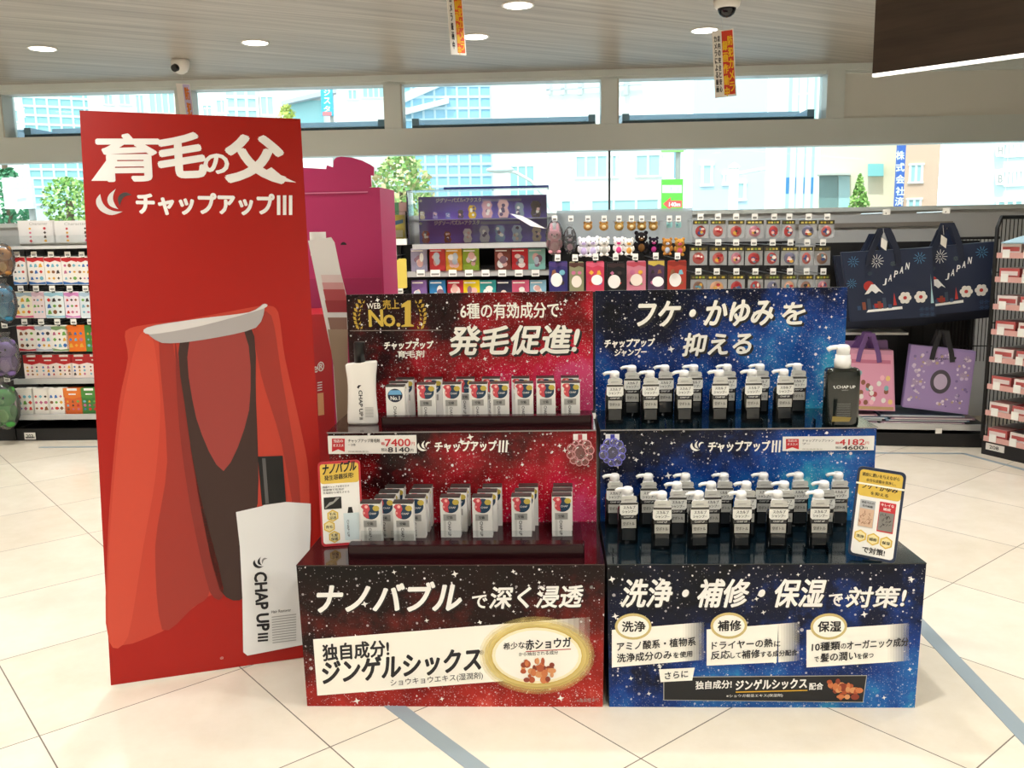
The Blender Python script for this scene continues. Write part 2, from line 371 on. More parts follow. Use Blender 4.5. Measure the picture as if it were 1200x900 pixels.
# downlights
LENS, RIM = mat('#fffaf0', .4, .5, 0, 6.0), mat('#f0eee8', .4)
DL = None
cols = [.94 - 1.273, .94, 2.195, 3.467, 4.765, 6.04]
spots = [(u, -.637) for u in cols] + [(3.734, -1.33)] + [(u, v) for v in (-2.5, -3.9, -5.3, -6.7, -8.1) for u in (-2.0, .2, 2.3, 4.4, 6.4, 8.6)]
dlab = {1: 'round recessed ceiling light furthest left in view', 2: 'round recessed ceiling light behind the white dome camera, above the red standee', 3: 'round recessed ceiling light beside the hanging orange sign', 4: 'round recessed ceiling light beside the red hanging camera sign', 6: 'large round recessed ceiling light nearest the viewer, at the top centre'}
lamp = bpy.data.lights.new('downlight', 'AREA'); lamp.shape = 'DISK'; lamp.size = .11; lamp.energy = LAMP_W; lamp.color = (1, .985, .945); lamp.spread = math.radians(135)
for k, (u, v) in enumerate(spots):
    M = W.M @ Matrix.Translation((u, v, 2.49))
    if DL is None:
        DL = thing('ceiling_downlight', 'round recessed ceiling light out of frame', 'ceiling light', None, 'ceiling downlights'); DL.matrix_world = M
        MB().lathe([(.07, -.001), (.074, -.004), (.08, -.004), (.082, 0)], (0, 0, 0), RIM, 28).build('trim_ring', DL)
        MB().lathe([(.069, -.0035), (.0695, -.001)], (0, 0, 0), LENS, 28).build('lens', DL)
        o = DL
    else: o = copy_thing(DL, M, 'round recessed ceiling light out of frame')
    if k in dlab: o['label'] = dlab[k]
    elif k > 6 or k in (0, 5): o['label'] = 'round recessed ceiling light behind the viewer'
    lo = bpy.data.objects.new('downlight', lamp); C.objects.link(lo); lo.matrix_world = W.M @ Matrix.Translation((u, v, 2.48))
# ceiling cameras
CAMW, CAMB = mat('#e8e6e0', .35), mat('#0d0d10', .1)
def dome(px, py, label, eye):
    p = F0.onz(px, py, 2.49); o = thing('dome_camera', label, 'security camera', None, None, p)
    if eye:
        MB().lathe([(.05, 0), (.056, -.012), (.055, -.03), (.05, -.05), (.038, -.072), (.018, -.085), (.002, -.088)][::-1], (0, 0, 0), CAMW, 24).build('housing', o)
        MB().cyl((-.012, -.03, -.048), (-.022, -.058, -.062), .026, .022, 16, CAMB).build('lens', o)
    else:
        MB().lathe([(.052, -.04), (.062, -.03), (.066, -.012), (.066, 0)], (0, 0, 0), CAMW, 24).build('housing', o)
        MB().lathe([(.002, -.082), (.02, -.078), (.036, -.066), (.044, -.048), (.046, -.036)], (0, 0, 0), CAMB, 24).build('lens', o)
    return p
c1 = dome(211, 70, 'white eyeball security camera on the ceiling above the red standee', True)
c2 = dome(852, 0, 'white dome security camera with black lens near the ceiling top centre right', False)
# hanging signs
SRED, SYEL, SW = mat('#d2381f', .4), mat('#f2c21c', .4), mat('#f0ede6', .45)
def hsign(corners_px, depth, name_label, yaw, kind):
    """small two-sided card hanging on a string; size read from its corners at its own distance"""
    xs = [c[0] for c in corners_px]; ys = [c[1] for c in corners_px]; cxp = sum(xs) / 4
    p = F0.at(cxp, min(ys), depth); q = F0.at(cxp, max(ys), depth); h = p.z - q.z
    wd = (max(xs) - min(xs) - 3) / FPX * depth / max(.2, math.cos(yaw)); M = Matrix.Translation(p) @ Matrix.Rotation(yaw, 4, 'Z') @ Matrix.Rotation(math.radians(-4), 4, 'Y')
    f = Frame(None, M=M); o = thing('hanging_sign', name_label, 'sign', f)
    P = Panel(f, -.002); b = MB().box(-wd / 2, wd / 2, -.002, .002, -h, 0, SW)
    b.poly(P, [(-wd * .06, -.02 * h), (wd * .45, -.02 * h), (wd * .45, -.97 * h), (-wd * .06, -.97 * h)], kind[0], 1)
    b.build('card', o)
    t = MB()
    for j, (st, x, z0, s, m) in enumerate(kind[1]):
        z = z0; st_ = .86 / len(st)
        for ch in st:
            t.text(P, ch, (x * wd - s * wd / 2, (z - st_ * .8) * h), (s * wd, 0), (0, st_ * .8 * h), m, 2, .03); z -= st_
    t.build('lettering', o)
    MB().cyl((0, 0, 0), (0, 0, min(2.49, 2.49) - p.z), .0012, None, 5, mat('#c9c9c9', .4)).build('string', o)
vt = [('防犯カメラ', .32, -.1, .22, SYEL), ('録画作動中', .07, -.17, .22, SYEL), ('店内の安全と安心', -.2, -.08, .11, INK), ('カメラによる録画', -.36, -.08, .11, INK)]
hsign([(833, 40), (857, 35), (859, 110), (838, 114)], c2.y + .25, 'red and white hanging camera notice card below the black-lens dome camera', math.radians(-12), (SRED, vt))
hsign([(522, -12), (533, -12), (541, 60), (530, 64)], 4.5, 'orange and white hanging notice card at the top, left of centre', math.radians(42), (mat('#e8571f', .4), [('防犯カメラ', .3, -.1, .24, SYEL), ('録画作動中', .06, -.17, .2, SYEL), ('カメラ録画中', -.3, -.08, .14, INK)]))
hsign([(208, 138), (214, 98), (222, 103), (213, 140)], c1.y + .13, 'small lilac notice card hanging under the eyeball camera behind the standee', math.radians(50), (mat('#c8bfe2', .4), [('防犯', .2, -.1, .3, mat('#d97a2a', .4))]))
# ================================================================== product display
DKRED, DKBLU = mat('#2c0d10', .12, .5, 0, 0, .3), mat('#0b1a22', .1, .5, 0, 0, .3)
EDGE = mat('#8e8a88', .3)
def lum(px, py): return 0
def star4(mb, P, x, y, r, m, layer=1):
    c = P.px(x, y); k = P.px(x + r, y)[0] - c[0]; pts = []
    for i in range(8):
        t = PI * i / 4 + .2; q = k if i % 2 == 0 else k * .38; pts.append((c[0] + q * math.cos(t), c[1] + q * math.sin(t)))
    mb.poly(P, pts, m, layer)
def stars(mb, P, x0, x1, y0, y1, n, seed):
    r = random.Random(seed)
    for i in range(n): star4(mb, P, r.uniform(x0, x1), r.uniform(y0, y1), r.choice([1.6, 2, 2.4, 3, 4.4]), WHITE, 1)
def swoosh(mb, P, x, y, s, m, m2=None, layer=2):
    """three curved blades fanning out of one point; x, y, s in pixels"""
    c = P.px(x, y); k = P.px(x + s, y)[0] - c[0]
    blades = (([(-.376, .24), (-.49, .08), (-.48, -.12), (-.34, -.3), (-.08, -.39), (.22, -.28)], [(.0, -.27), (-.2, -.18), (-.33, .0)]),
              ([(.06, .4), (-.12, .24), (-.19, .06), (-.12, -.12), (.1, -.21)], [(.02, -.08), (-.03, .08), (-.01, .24)]),
              ([(.5, .22), (.34, .3), (.19, .25), (.1, .1), (.14, -.13)], [(.19, .02), (.26, .14), (.37, .2)]))
    def chain(p):
        out = []
        for i in range(len(p) - 1):
            p0, p1, p2, p3 = p[max(0, i - 1)], p[i], p[i + 1], p[min(len(p) - 1, i + 2)]
            for q in (0, .25, .5, .75): out.append(tuple(.5 * (2 * p1[d] + (p2[d] - p0[d]) * q + (2 * p0[d] - 5 * p1[d] + 4 * p2[d] - p3[d]) * q * q + (3 * p1[d] - p0[d] - 3 * p2[d] + p3[d]) * q ** 3) for d in (0, 1)))
        return out
    for j, (o_, i_) in enumerate(blades):
        pts = chain(o_) + chain([o_[-1]] + i_ + [o_[0]])
        mb.poly(P, [(c[0] + a * k, c[1] + b * k) for a, b in pts], (m2 if m2 and j == 2 else m), layer)
GINGER = [mat('#b4542e', .5), mat('#d07a48', .5), mat('#8e3a24', .5), mat('#dc9a66', .5)]
def ginger(mb, P, x0, x1, y0, y1, seed, layer=3):
    r = random.Random(seed)
    for i in range(34):
        x, y = r.gauss(.5, .24), r.gauss(.5, .2); x, y = min(.88, max(.12, x)), min(.84, max(.16, y))
        mb.poval(P, x0 + (x1 - x0) * x, y0 + (y1 - y0) * y, r.uniform(2, 5), r.uniform(2, 4.5), GINGER[i % 4], layer + i * .12)
def display(name, label, u0, u1, deckm, g, side):
    L_ = u0 < .5; ma, mb_ = (.018, .003) if L_ else (.003, .018)
    root = thing(name, label, 'display stand', D)
    q = MB(); q.add([(u0 + .006, 0.003, 0), (u1 - .006, 0.003, 0), (u1 - mb_, .7, 0), (u0 + ma, .7, 0), (u0, 0, .443), (u1, 0, .443), (u1 - mb_, .7, .443), (u0 + ma, .7, .443)],
                    [(0, 1, 5, 4)], g[0])
    q.add(q.v[:8], [(1, 2, 6, 5), (2, 3, 7, 6), (3, 0, 4, 7), (3, 2, 1, 0), (4, 5, 6, 7)], side); q.build('base_box', root)
    q = MB(); q.add([(u0, -.002, .443), (u1, -.002, .443), (u1 - mb_, .38, .443), (u0 + ma, .38, .443), (u0, -.002, .446), (u1, -.002, .446), (u1 - mb_, .38, .446), (u0 + ma, .38, .446)], [(4, 5, 6, 7), (0, 1, 5, 4), (1, 2, 6, 5), (3, 0, 4, 7)], deckm)
    q.build('lower_shelf', root)
    q = MB(); q.box(u0 + ma, u1 - mb_, .38, .66, .446, .752, side); q.mats.append(g[1]); k = len(q.mats) - 1
    for i, f in enumerate(q.f):
        if all(abs(q.v[j].y - .38) < 1e-5 for j in f): q.m[i] = k
    q.build('riser', root)
    q = MB(); q.box(u0 + ma * .8, u1 - mb_ * .8, .376, .7, .752, .756, EDGE, deckm); q.build('upper_shelf', root)
    q = MB(); q.box(u0 + (.03 if L_ else .004), u1 + (.003 if L_ else -.027), .69, .696, .756, 1.182, EDGE); q.mats.append(g[2]); k = len(q.mats) - 1
    for i, f in enumerate(q.f):
        if all(abs(q.v[j].y - .69) < 1e-5 for j in f): q.m[i] = k
    q.build('header_panel', root)
    return root
PB, PR, PH = Panel(D, 0.0), Panel(D, .38), Panel(D, .69)
DR = display('tonic_display', 'red starry-printed cardboard display with white hair tonic cartons on two shelves', .006, .902, DKRED, (G_RB, G_RR, G_RH), mat('#3a0c10', .4))
DB = display('shampoo_display', 'blue starry-printed cardboard display with black pump bottles on two shelves', .909, 1.81, DKBLU, (G_BB, G_BR, G_BH), mat('#0c1626', .4))
# trays with a raised front lip on the red shelves
LIP = mat('#260c11', .15, .25)
q = MB(); a, b = PB.f.at(408, 650, .05).x, PB.f.at(685, 650, .05).x
q.bbox(a, b, .045, .085, .446, .489, LIP, .004); q.box(a, b, .085, .36, .446, .4475, LIP); q.build('lower_tray', DR)
q = MB(); a, b = D.at(447, 490, .44).x, D.at(697, 490, .44).x - .01
q.bbox(a, b, .435, .47, .756, .792, LIP, .004); q.box(a, b, .47, .685, .756, .7575, LIP); q.build('upper_tray', DR)
# clear divider rails behind the tray lip
for px in (440, 475, 530, 567, 613, 660):
    q = MB(); p = D.onz(px, 633, .46); q.box(p.x - .04, p.x + .04, p.y - .02, p.y - .018, .4475, .497, ACRYL); q.build('clear_divider', DR)
for px in (716, 747, 780, 812, 850, 890, 918, 935, 960): p = D.onz(px, 640, .446); MB().box(p.x, p.x + .0015, .055, .092, .4462, .47, ACRYL).build('clear_divider', DB)
for px in (716, 740, 775, 812, 850, 885, 918, 945): p = D.onz(px, 492, .756); MB().box(p.x, p.x + .0015, .40, .436, .7562, .778, ACRYL).build('clear_divider', DB)
# ---- printing on the red header
t = MB(); stars(t, PH, 425, 690, 350, 478, 26, 3); t.build('printed_stars', DR)
t = MB()
t.ptext(PH, 'WEB', (430, 362), (446, 361.5), 6.5, CREAM); t.ptext(PH, '売上', (449, 362.5), (468, 362), 11, GOLD, 2, .02)
GL = mat('#d8b848', .35)
t.ptext(PH, 'N', (433, 382.5), (449, 382), 19, GL, 2, .03); t.ptext(PH, 'o', (450, 382.3), (463, 382), 13, GL, 2, .035); t.poval(PH, 467, 380.5, 2.3, 2.3, GL, 2)
t.ppoly(PH, [(470.5, 357), (478, 352), (481.5, 352), (481.5, 379.5), (485, 381), (485, 382.6), (470.5, 383), (470.5, 381.5), (474.5, 380), (474.5, 359.5), (470.5, 360.5)], GL, 3)
for sgn, xc in ((1, 419), (-1, 495)):
    for i in range(7):
        y = 353 + i * 5; bx = xc + sgn * (5 - 7 * math.sin(PI * (i + .5) / 8))+ sgn*1; dx = -sgn * 4.5
        t.ppoly(PH, [(bx, y + 3), (bx + dx * .3, y - 1.6), (bx + dx, y - 2.2), (bx + dx * .8, y + 1.4)], GOLD, 2)
        t.ppoly(PH, [(bx + sgn * 1, y + 2), (bx + sgn * 4, y - 1.5), (bx + sgn * 3.4, y + 2.2)], GOLD, 2)
t.ppoly(PH, [(410, 387.2), (518, 386.4), (518, 387.2), (410, 388)], mat('#8d7f7a', .5), 2)
t.build('award_emblem', DR, label='gold laurel award lettering')
t = MB()
def shadow_text(t, P, s, bl, br, h, bold, shear, dx=2.2, dy=2.2, fill=CREAM):
    t.ptext(P, s, (bl[0] + dx, bl[1] + dy), (br[0] + dx, br[1] + dy), h, BLACK, 2, bold + .01, shear); t.ptext(P, s, bl, br, h, fill, 3, bold, shear)
t.ptext(PH, '6種の有効成分で', (540, 373.5), (655, 372), 18, CREAM, 3, .02); t.build('headline_lettering', DR); t = MB()
shadow_text(t, PH, '発毛促進!', (525, 416), (674, 414), 33, .028, .2); t.build('headline_lettering', DR); t = MB()
t.ptext(PH, 'チャップアップ', (450, 409.5), (507, 408.5), 9, CREAM, 3, .045, .12); t.ptext(PH, '育毛剤', (466, 419), (497, 418.5), 8, CREAM, 3, .025, .05)
t.build('product_name_lettering', DR)
# ---- riser logo lines
for root, P, x0 in ((DR, PR, 489), (DB, PR, 809)):
    t = MB(); swoosh(t, P, x0 + 8, 522.5, 16, CREAM, None, 2)
    t.ptext(P, 'チャップアップ', (x0 + 21, 529.5), (x0 + 93, 528.5), 12, CREAM, 2, .035)
    for i in range(3): t.ppoly(P, [(x0 + 96 + i * 4, 516), (x0 + 98.2 + i * 4, 516), (x0 + 97.2 + i * 4, 530), (x0 + 95 + i * 4, 530)], CREAM, 2)
    stars(t, P, x0 - 90 if root is DR else x0 - 100, x0 + 190, 512, 600, 16, x0)
    t.build('logo_lettering', root)
# ---- red base front
FADES = [fade('#fbf9ef', 1 - (i + .5) / 8.5) for i in range(8)]; GLOW = [fade('#f6e08c', a) for a in (.2, .28, .4, .6)]
t = MB(); stars(t, PB, 352, 705, 668, 822, 34, 11); t.build('printed_stars', DR)
t = MB(); shadow_text(t, PB, 'ナノバブル', (369, 717), (538, 715), 33, .035, .22, 1, 1, WHITE)
t.ptext(PB, 'で', (554, 713), (571, 712), 15, WHITE, 3, .03); shadow_text(t, PB, '深く浸透', (573, 713), (680, 711), 25, .025, .18, 1, 1, WHITE); t.build('headline_lettering', DR); t = MB()
t.ptext(PB, '※', (691, 690), (695, 690), 4, GREYP, 3, .0); t.ptext(PB, '※角質層まで', (676, 823), (702, 822), 4.5, GREYP, 3, .0); t.build('footnote_lettering', DR)
t = MB(); t.ppoly(PB, [(367, 749), (640, 727), (640, 794), (372, 815)], CREAM, 2); [t.ppoly(PB, [(640 + 6.4 * i, 727 - .5 * i), (646.4 + 6.4 * i, 726.5 - .5 * i), (646.4 + 6.4 * i, 793.6 - .4 * i), (640 + 6.4 * i, 794 - .4 * i)], FADES[i], 2) for i in range(8)]
[t.poval(PB, 629, 768, 68 - 3.2 * i, 46 - 3 * i, GLOW[i], 3 + i * .2) for i in range(4)]; t.poval(PB, 629, 768, 54, 34, mat('#c8ac4c', .4), 4); t.poval(PB, 629, 768, 52.8, 33, mat('#f6eec8', .4), 5); t.poval(PB, 629, 768, 49, 30, CREAM, 6)
t.ptext(PB, '独自成分!', (379, 774.5), (456, 768.5), 19, INK, 3, .03); t.ptext(PB, 'ジンゲルシックス', (378, 802), (563, 785), 27, INK, 3, .035, .08)
t.ptext(PB, '®', (562, 767), (567, 766.7), 5, INK, 3, 0); t.ptext(PB, 'ショウキョウエキス(湿潤剤)', (458, 805), (566, 796), 9, INK, 3, .005)
t.ptext(PB, '希少な', (590, 761), (615, 759), 8, INK, 7, .02); t.ptext(PB, '赤ショウガ', (616, 761), (669, 757.5), 11.5, INK, 7, .03)
t.ppoly(PB, [(616, 762.5), (669, 759.5), (669, 760.5), (616, 763.5)], mat('#b22a2a', .5), 7); t.ptext(PB, 'から抽出される成分', (608, 768.5), (654, 766), 4.5, INK, 7, .01)
ginger(t, PB, 608, 652, 769, 801, 5, 7); t.build('ingredient_banner', DR)
# ---- blue header
t = MB(); stars(t, PH, 720, 985, 350, 478, 30, 5); t.build('printed_stars', DB)
t = MB(); shadow_text(t, PH, 'フケ・かゆみ', (744, 383), (903, 380.5), 29, .035, .2); shadow_text(t, PH, 'を', (915, 380), (941, 379.5), 25, .03, .12); t.build('headline_lettering', DB); t = MB()
shadow_text(t, PH, '抑える', (799, 417), (878, 415), 26, .03, .18)
t.build('headline_lettering', DB); t = MB(); t.ptext(PH, 'チャップアップ', (708, 407.5), (766, 406), 9.5, CREAM, 3, .045, .12); t.ptext(PH, 'シャンプー', (720, 417.5), (757, 416.5), 8.5, CREAM, 3, .045, .12); t.build('product_name_lettering', DB)
# ---- blue base front
t = MB(); stars(t, PB, 716, 1072, 668, 824, 40, 21); t.build('printed_stars', DB)
t = MB(); shadow_text(t, PB, '洗浄・補修・保湿', (727, 711), (962, 711), 32, .026, .2, 1, 1, WHITE); t.ptext(PB, 'で', (971, 710), (987, 710), 14, WHITE, 3, .03)
shadow_text(t, PB, '対策!', (991, 711.5), (1058, 711.5), 24, .025, .15, 1, 1, WHITE); t.build('headline_lettering', DB)
for pts, ov, tag_, lines in (([(717, 738), (800, 731), (800, 775), (717, 782)], (742, 734), '洗浄', [('アミノ酸系・植物系', (723, 762.5), (815, 756), 10), ('洗浄成分のみ', (723, 776), (787, 771.5), 10), ('を使用', (789, 771), (811, 769), 7)]),
                             ([(828, 737.5), (912, 731), (910, 776), (828, 780)], (854, 733), '補修', [('ドライヤーの熱', (834, 761), (905, 757.5), 9.5), ('に', (907, 757.5), (914, 757), 6.5), ('反応', (833, 772.5), (855, 771), 9.5), ('して', (856, 771), (868, 770.3), 6.5), ('補修', (869, 771.5), (890, 770), 9.5), ('する成分配合', (891, 770), (934, 767.5), 7)]),
                             ([(945, 738), (1040, 732), (1040, 776), (945, 782)], (971, 734), '保湿', [('10種類', (951, 763), (984, 761), 10), ('の', (985, 760), (991, 759.5), 6), ('オーガニック成分', (992, 761), (1064, 756.5), 10), ('で', (954, 775.5), (959, 775), 6), ('髪の潤い', (961, 775.5), (1003, 772.5), 10), ('を保つ', (1004, 772), (1023, 770.5), 6.5)])):
    t = MB(); t.ppoly(PB, pts, CREAM, 2); x1 = pts[1][0]; [t.ppoly(PB, [(x1 + 25 * i / 8, pts[1][1] - 2 * i / 8), (x1 + 25 * (i + 1) / 8, pts[1][1] - 2 * (i + 1) / 8), (x1 + 25 * (i + 1) / 8, pts[2][1] - 2 * (i + 1) / 8), (x1 + 25 * i / 8, pts[2][1] - 2 * i / 8)], FADES[i], 2) for i in range(8)]
    t.poval(PB, ov[0], ov[1], 21.5, 15.5, mat('#cdbb7c', .4), 3); t.poval(PB, ov[0], ov[1], 18.5, 12.5, CREAM, 4)
    t.ptext(PB, tag_, (ov[0] - 13, ov[1] + 6), (ov[0] + 14, ov[1] + 5.5), 12, INK, 5, .03)
    for s, bl, br, h in lines: t.ptext(PB, s, bl, br, h, INK, 5, .02)
    t.build('benefit_banner', DB)
t = MB(); t.ppoly(PB, [(777.4, 793), (1016, 791), (1011.5, 823), (777.4, 820.5)], mat('#b8b8b0', .4), 2); t.ppoly(PB, [(778.2, 793.8), (1015, 791.8), (1010.8, 822.2), (778.2, 819.7)], mat('#0c0f16', .35), 3)
t.ppoly(PB, [(772, 784), (814, 782), (811, 797), (774, 799)], CREAM, 4); t.ptext(PB, 'さらに', (779, 795.5), (806, 793), 8, INK, 5, .025)
t.ptext(PB, '独自成分!', (815, 807.5), (857, 806), 9.5, WHITE, 4, .025); t.ptext(PB, 'ジンゲルシックス', (862, 808.5), (945, 806), 11.5, WHITE, 4, .035)
t.ppoly(PB, [(862, 810), (946, 808), (946, 809.2), (862, 811.4)], mat('#d8a828', .4), 4); t.ptext(PB, '配合', (948, 808), (964, 807.5), 8, WHITE, 4, .025)
t.ptext(PB, '※ショウガ根茎エキス(保湿剤)', (851, 817.5), (917, 816.5), 4, WHITE, 4, .005); ginger(t, PB, 966, 1012, 794, 820, 9, 4); t.build('ingredient_banner', DB)
# ---- price cards clipped to the riser edges
PRED, PWH = mat('#c8242c', .45), mat('#f0eee8', .3)
def price_card(x0, x1, y0, y1, label, l1, l2, p1, p2):
    fr = Frame(None, M=D.M @ Matrix.Translation((0, .374, 0))); P = Panel(fr, 0)
    A, B, Cc = P.px(x0, y1), P.px(x1, y1), P.px(x0, y0); o = thing('price_card', label, 'price card', fr)
    q = MB(); q.box(A[0], B[0], 0, .004, A[1], Cc[1], PWH); q.build('card', o)
    t = MB(); Wp = x1 - x0
    K = (y1 - y0) / 21; Y = lambda d: y0 + d * K
    t.ppoly(P, [(x0 + 4, Y(3)), (x0 + 19, Y(3)), (x0 + 19, Y(21 - 2.5)), (x0 + 11.5, Y(21 - 5.5)), (x0 + 4, Y(21 - 2.5))], PRED, 1)
    t.ptext(P, '当店の', (x0 + 6, Y(7.5)), (x0 + 17, Y(7.5)), 3.6 * K, WHITE, 2, .03); t.ptext(P, 'オススメ', (x0 + 5.5, Y(12.5)), (x0 + 17.5, Y(12.5)), 3.4 * K, WHITE, 2, .03)
    t.ptext(P, l1, (x0 + 23, Y(7.5)), (x0 + 23 + 37, Y(7.3)), 4.2 * K, INK, 2, .012); t.ptext(P, l2, (x0 + 23, Y(11.8)), (x0 + 32, Y(11.7)), 3.2 * K, INK, 2, .012)
    t.ptext(P, '税抜価格表示', (x0 + 23, Y(21 - 2)), (x0 + 47, Y(21 - 2)), 1.8 * K, GREYP, 2, 0)
    t.ptext(P, '税抜', (x0 + 62, Y(10.5)), (x0 + 66, Y(10.5)), 3.6 * K, PRED, 2, .02); t.ptext(P, p1, (x0 + 66.5, Y(12)), (x0 + 96, Y(11.6)), 8.4 * K, PRED, 2, .03); t.ptext(P, '円', (x0 + 97, Y(11)), (x0 + 101, Y(11)), 4 * K, PRED, 2, .01)
    t.ptext(P, '税込', (x0 + 62, Y(21 - 3.4)), (x0 + 69, Y(21 - 3.4)), 3.6 * K, INK, 2, .01); t.ptext(P, p2, (x0 + 70, Y(21 - 2.2)), (x0 + 95, Y(21 - 2.4)), 5.6 * K, INK, 2, .03); t.ptext(P, '円', (x0 + 96, Y(21 - 2.6)), (x0 + 99.5, Y(21 - 2.6)), 3.4 * K, INK, 2, .01)
    t.build('lettering', o)
price_card(385, 488.5, 511, 532, 'white price card reading 7400 on the red display', 'チャップアップ育毛剤', 'ー3本', '7400', '8140')
price_card(917, 1024, 512, 528.5, 'white price card reading 4182 on the blue display', 'チャップアップシャン', 'プー', '4182', '4600')
# ---- info cards standing on the lower shelf
def card_frame(bl, br, lean, zr):
    a, b = D.M @ D.onz(*bl, .4475), D.M @ D.onz(*br, .4475); yaw = math.atan2(b.y - a.y, b.x - a.x)
    return Frame(None, M=Matrix.Translation(a) @ Matrix.Rotation(yaw, 4, 'Z') @ Matrix.Rotation(lean, 4, 'X')), (b - a).length
def rrect(x0, x1, y0, y1, r, n=5):
    out = []
    for cx_, cy_, t0 in ((x1 - r, y1 - r, 0), (x0 + r, y1 - r, 90), (x0 + r, y0 + r, 180), (x1 - r, y0 + r, 270)):
        for i in range(n + 1): t = math.radians(t0 + 90 * i / n); out.append((cx_ + r * math.cos(t), cy_ + r * math.sin(t)))
    return out
GOLDP = mat('#e0bf52', .35, .5, .15)
def hexa(t, P, x, z, r, s, layer=3):
    t.poly(P, [(x + r * math.cos(PI / 3 * i + PI / 6), z + r * math.sin(PI / 3 * i + PI / 6)) for i in range(6)], GOLDP, layer)
    t.poly(P, [(x + r * .78 * math.cos(PI / 3 * i + PI / 6), z + r * .78 * math.sin(PI / 3 * i + PI / 6)) for i in range(6)], mat('#f0e2a8', .4), layer + 1)
    n = len(s)
    for i, l in enumerate(s): t.text(P, l, (x - r * .55, z + r * (.05 if n > 1 else -.28) - i * r * .62), (r * 1.1, 0), (0, r * .5), INK, layer + 2, .03)
fr, wd = card_frame((377, 641), (424, 637.5), math.radians(-7), 0); wd = .128; ht = .262
o = thing('info_card', 'white and gold card with red border standing left on the red lower shelf', 'info card', fr)
P = Panel(fr, 0); q = MB(); q.prism(P, rrect(0, wd, 0, ht, .012), .005, mat('#c0303a', .35)); q.build('card', o)
t = MB(); t.poly(P, rrect(.006, wd - .006, .008, ht - .008, .008), WHITE, 1); t.poly(P, rrect(.006, wd - .006, ht * .74, ht - .008, .008), GOLDP, 2)
t.text(P, 'ナノバブル', (.012, ht * .85), (wd - .026, .008), (0, .032), INK, 3, .035, .15); t.text(P, '発生容器採用!', (.018, ht * .775), (wd - .04, .006), (0, .016), INK, 3, .02)
for i, s in enumerate(('容器キャップを回すだけ', '容器側で気泡が', '先端部から発生させる')): t.text(P, s, (.012, ht * (.69 - .035 * i)), (wd * (.62, .5, .62)[i], 0), (0, .0068), INK, 3, .01)
t.poly(P, [(.013, ht * .44), (.066, ht * .44), (.066, ht * .58), (.013, ht * .58)], BLACK, 3)
t.poly(P, [(.017, ht * .45), (.03, ht * .485), (.04, ht * .5), (.062, ht * .57), (.05, ht * .57), (.042, ht * .53), (.03, ht * .52), (.016, ht * .465)], GREYP, 4)
hexa(t, P, .038, ht * .36, .019, ('毛先', '浸透')); hexa(t, P, .026, ht * .235, .019, ('育毛',)); hexa(t, P, .04, ht * .11, .019, ('毛髪', '保護'))
t.poly(P, [(.072, ht * .06), (.115, ht * .06), (.118, ht * .38), (.07, ht * .38)], mat('#d3e2e6', .3), 3); t.poly(P, [(.083, ht * .38), (.1, ht * .38), (.097, ht * .45), (.086, ht * .45)], BLACK, 3)
t.text(P, 'CHAP UP', (.08, ht * .3), (0, -ht * .2), (.006, 0), INK, 4, .02); t.build('printed_face', o)
MB().box(wd * .3, wd * .7, .005, .03, .006, .009, mat('#d0d0d0', .3)).build('foot', o)
fr, wd = card_frame((993, 652.5), (1039, 659.5), math.radians(-5), 0); wd = .128; ht = .262
fr = Frame(None, M=Matrix.Translation((0, 0, .0075)) @ fr.M @ Matrix.Rotation(math.radians(3.2), 4, 'Y'))
o = thing('info_card', 'gold and white card with navy border leaning at right end of the blue shelf', 'info card', fr)
P = Panel(fr, 0); q = MB(); q.prism(P, rrect(0, wd, 0, ht, .014), .005, mat('#1d2c48', .3)); q.build('card', o)
t = MB(); t.poly(P, rrect(.007, wd - .007, .008, ht - .008, .01), WHITE, 1); t.poly(P, rrect(.007, wd - .007, ht * .68, ht - .008, .01), GOLDP, 2)
t.text(P, '頭皮に潤いを与えながら', (.014, ht * .9), (wd - .03, 0), (0, .011), INK, 3, .03); t.text(P, '余分な皮脂を洗浄し、', (.026, ht * .845), (wd - .05, 0), (0, .009), INK, 3, .025)
t.text(P, 'フケ・かゆみ', (.016, ht * .765), (wd - .034, 0), (0, .015), INK, 3, .035, .15); t.text(P, 'を抑える', (.042, ht * .705), (wd - .082, 0), (0, .01), INK, 3, .03)
t.poly(P, [(.0, ht * .805), (wd, ht * .805), (wd, ht * .825), (.0, ht * .825)], mat('#fbf7e4', .2), 4)
t.poly(P, [(.017, ht * .34), (.058, ht * .34), (.058, ht * .64), (.017, ht * .64)], mat('#b8bcc0', .4), 3); t.text(P, '頭皮汚れの', (.021, ht * .6), (.034, 0), (0, .007), INK, 4, .02); t.text(P, '毛穴画像', (.024, ht * .56), (.028, 0), (0, .007), INK, 4, .02)
t.poly(P, [(.069, ht * .32), (.112, ht * .32), (.112, ht * .65), (.069, ht * .65)], mat('#c8303a', .4), 3); t.text(P, 'キレイな', (.073, ht * .605), (.034, 0), (0, .008), WHITE, 4, .03); t.text(P, '頭皮', (.08, ht * .56), (.02, 0), (0, .008), WHITE, 4, .03)
r = random.Random(4)
t.poly(P, [(.018, ht * .345), (.057, ht * .345), (.057, ht * .545), (.018, ht * .545)], mat('#d7b79c', .5), 4); t.poly(P, [(.071, ht * .335), (.11, ht * .335), (.11, ht * .54), (.071, ht * .54)], mat('#86837e', .5), 4)
for i in range(26):
    for x0, m in ((.02, mat('#8c5a44', .5)), (.073, mat('#2c2a2a', .5))):
        x, z, a = x0 + r.uniform(0, .03), ht * r.uniform(.36, .5), r.uniform(.3, 2.4); dx, dz = .008 * math.cos(a), .008 * math.sin(a)
        x = min(x, x0 + .027); t.poly(P, [(x, z), (x + dx, z + dz), (x + dx + .0014, z + dz), (x + .0014, z)], m, 5)
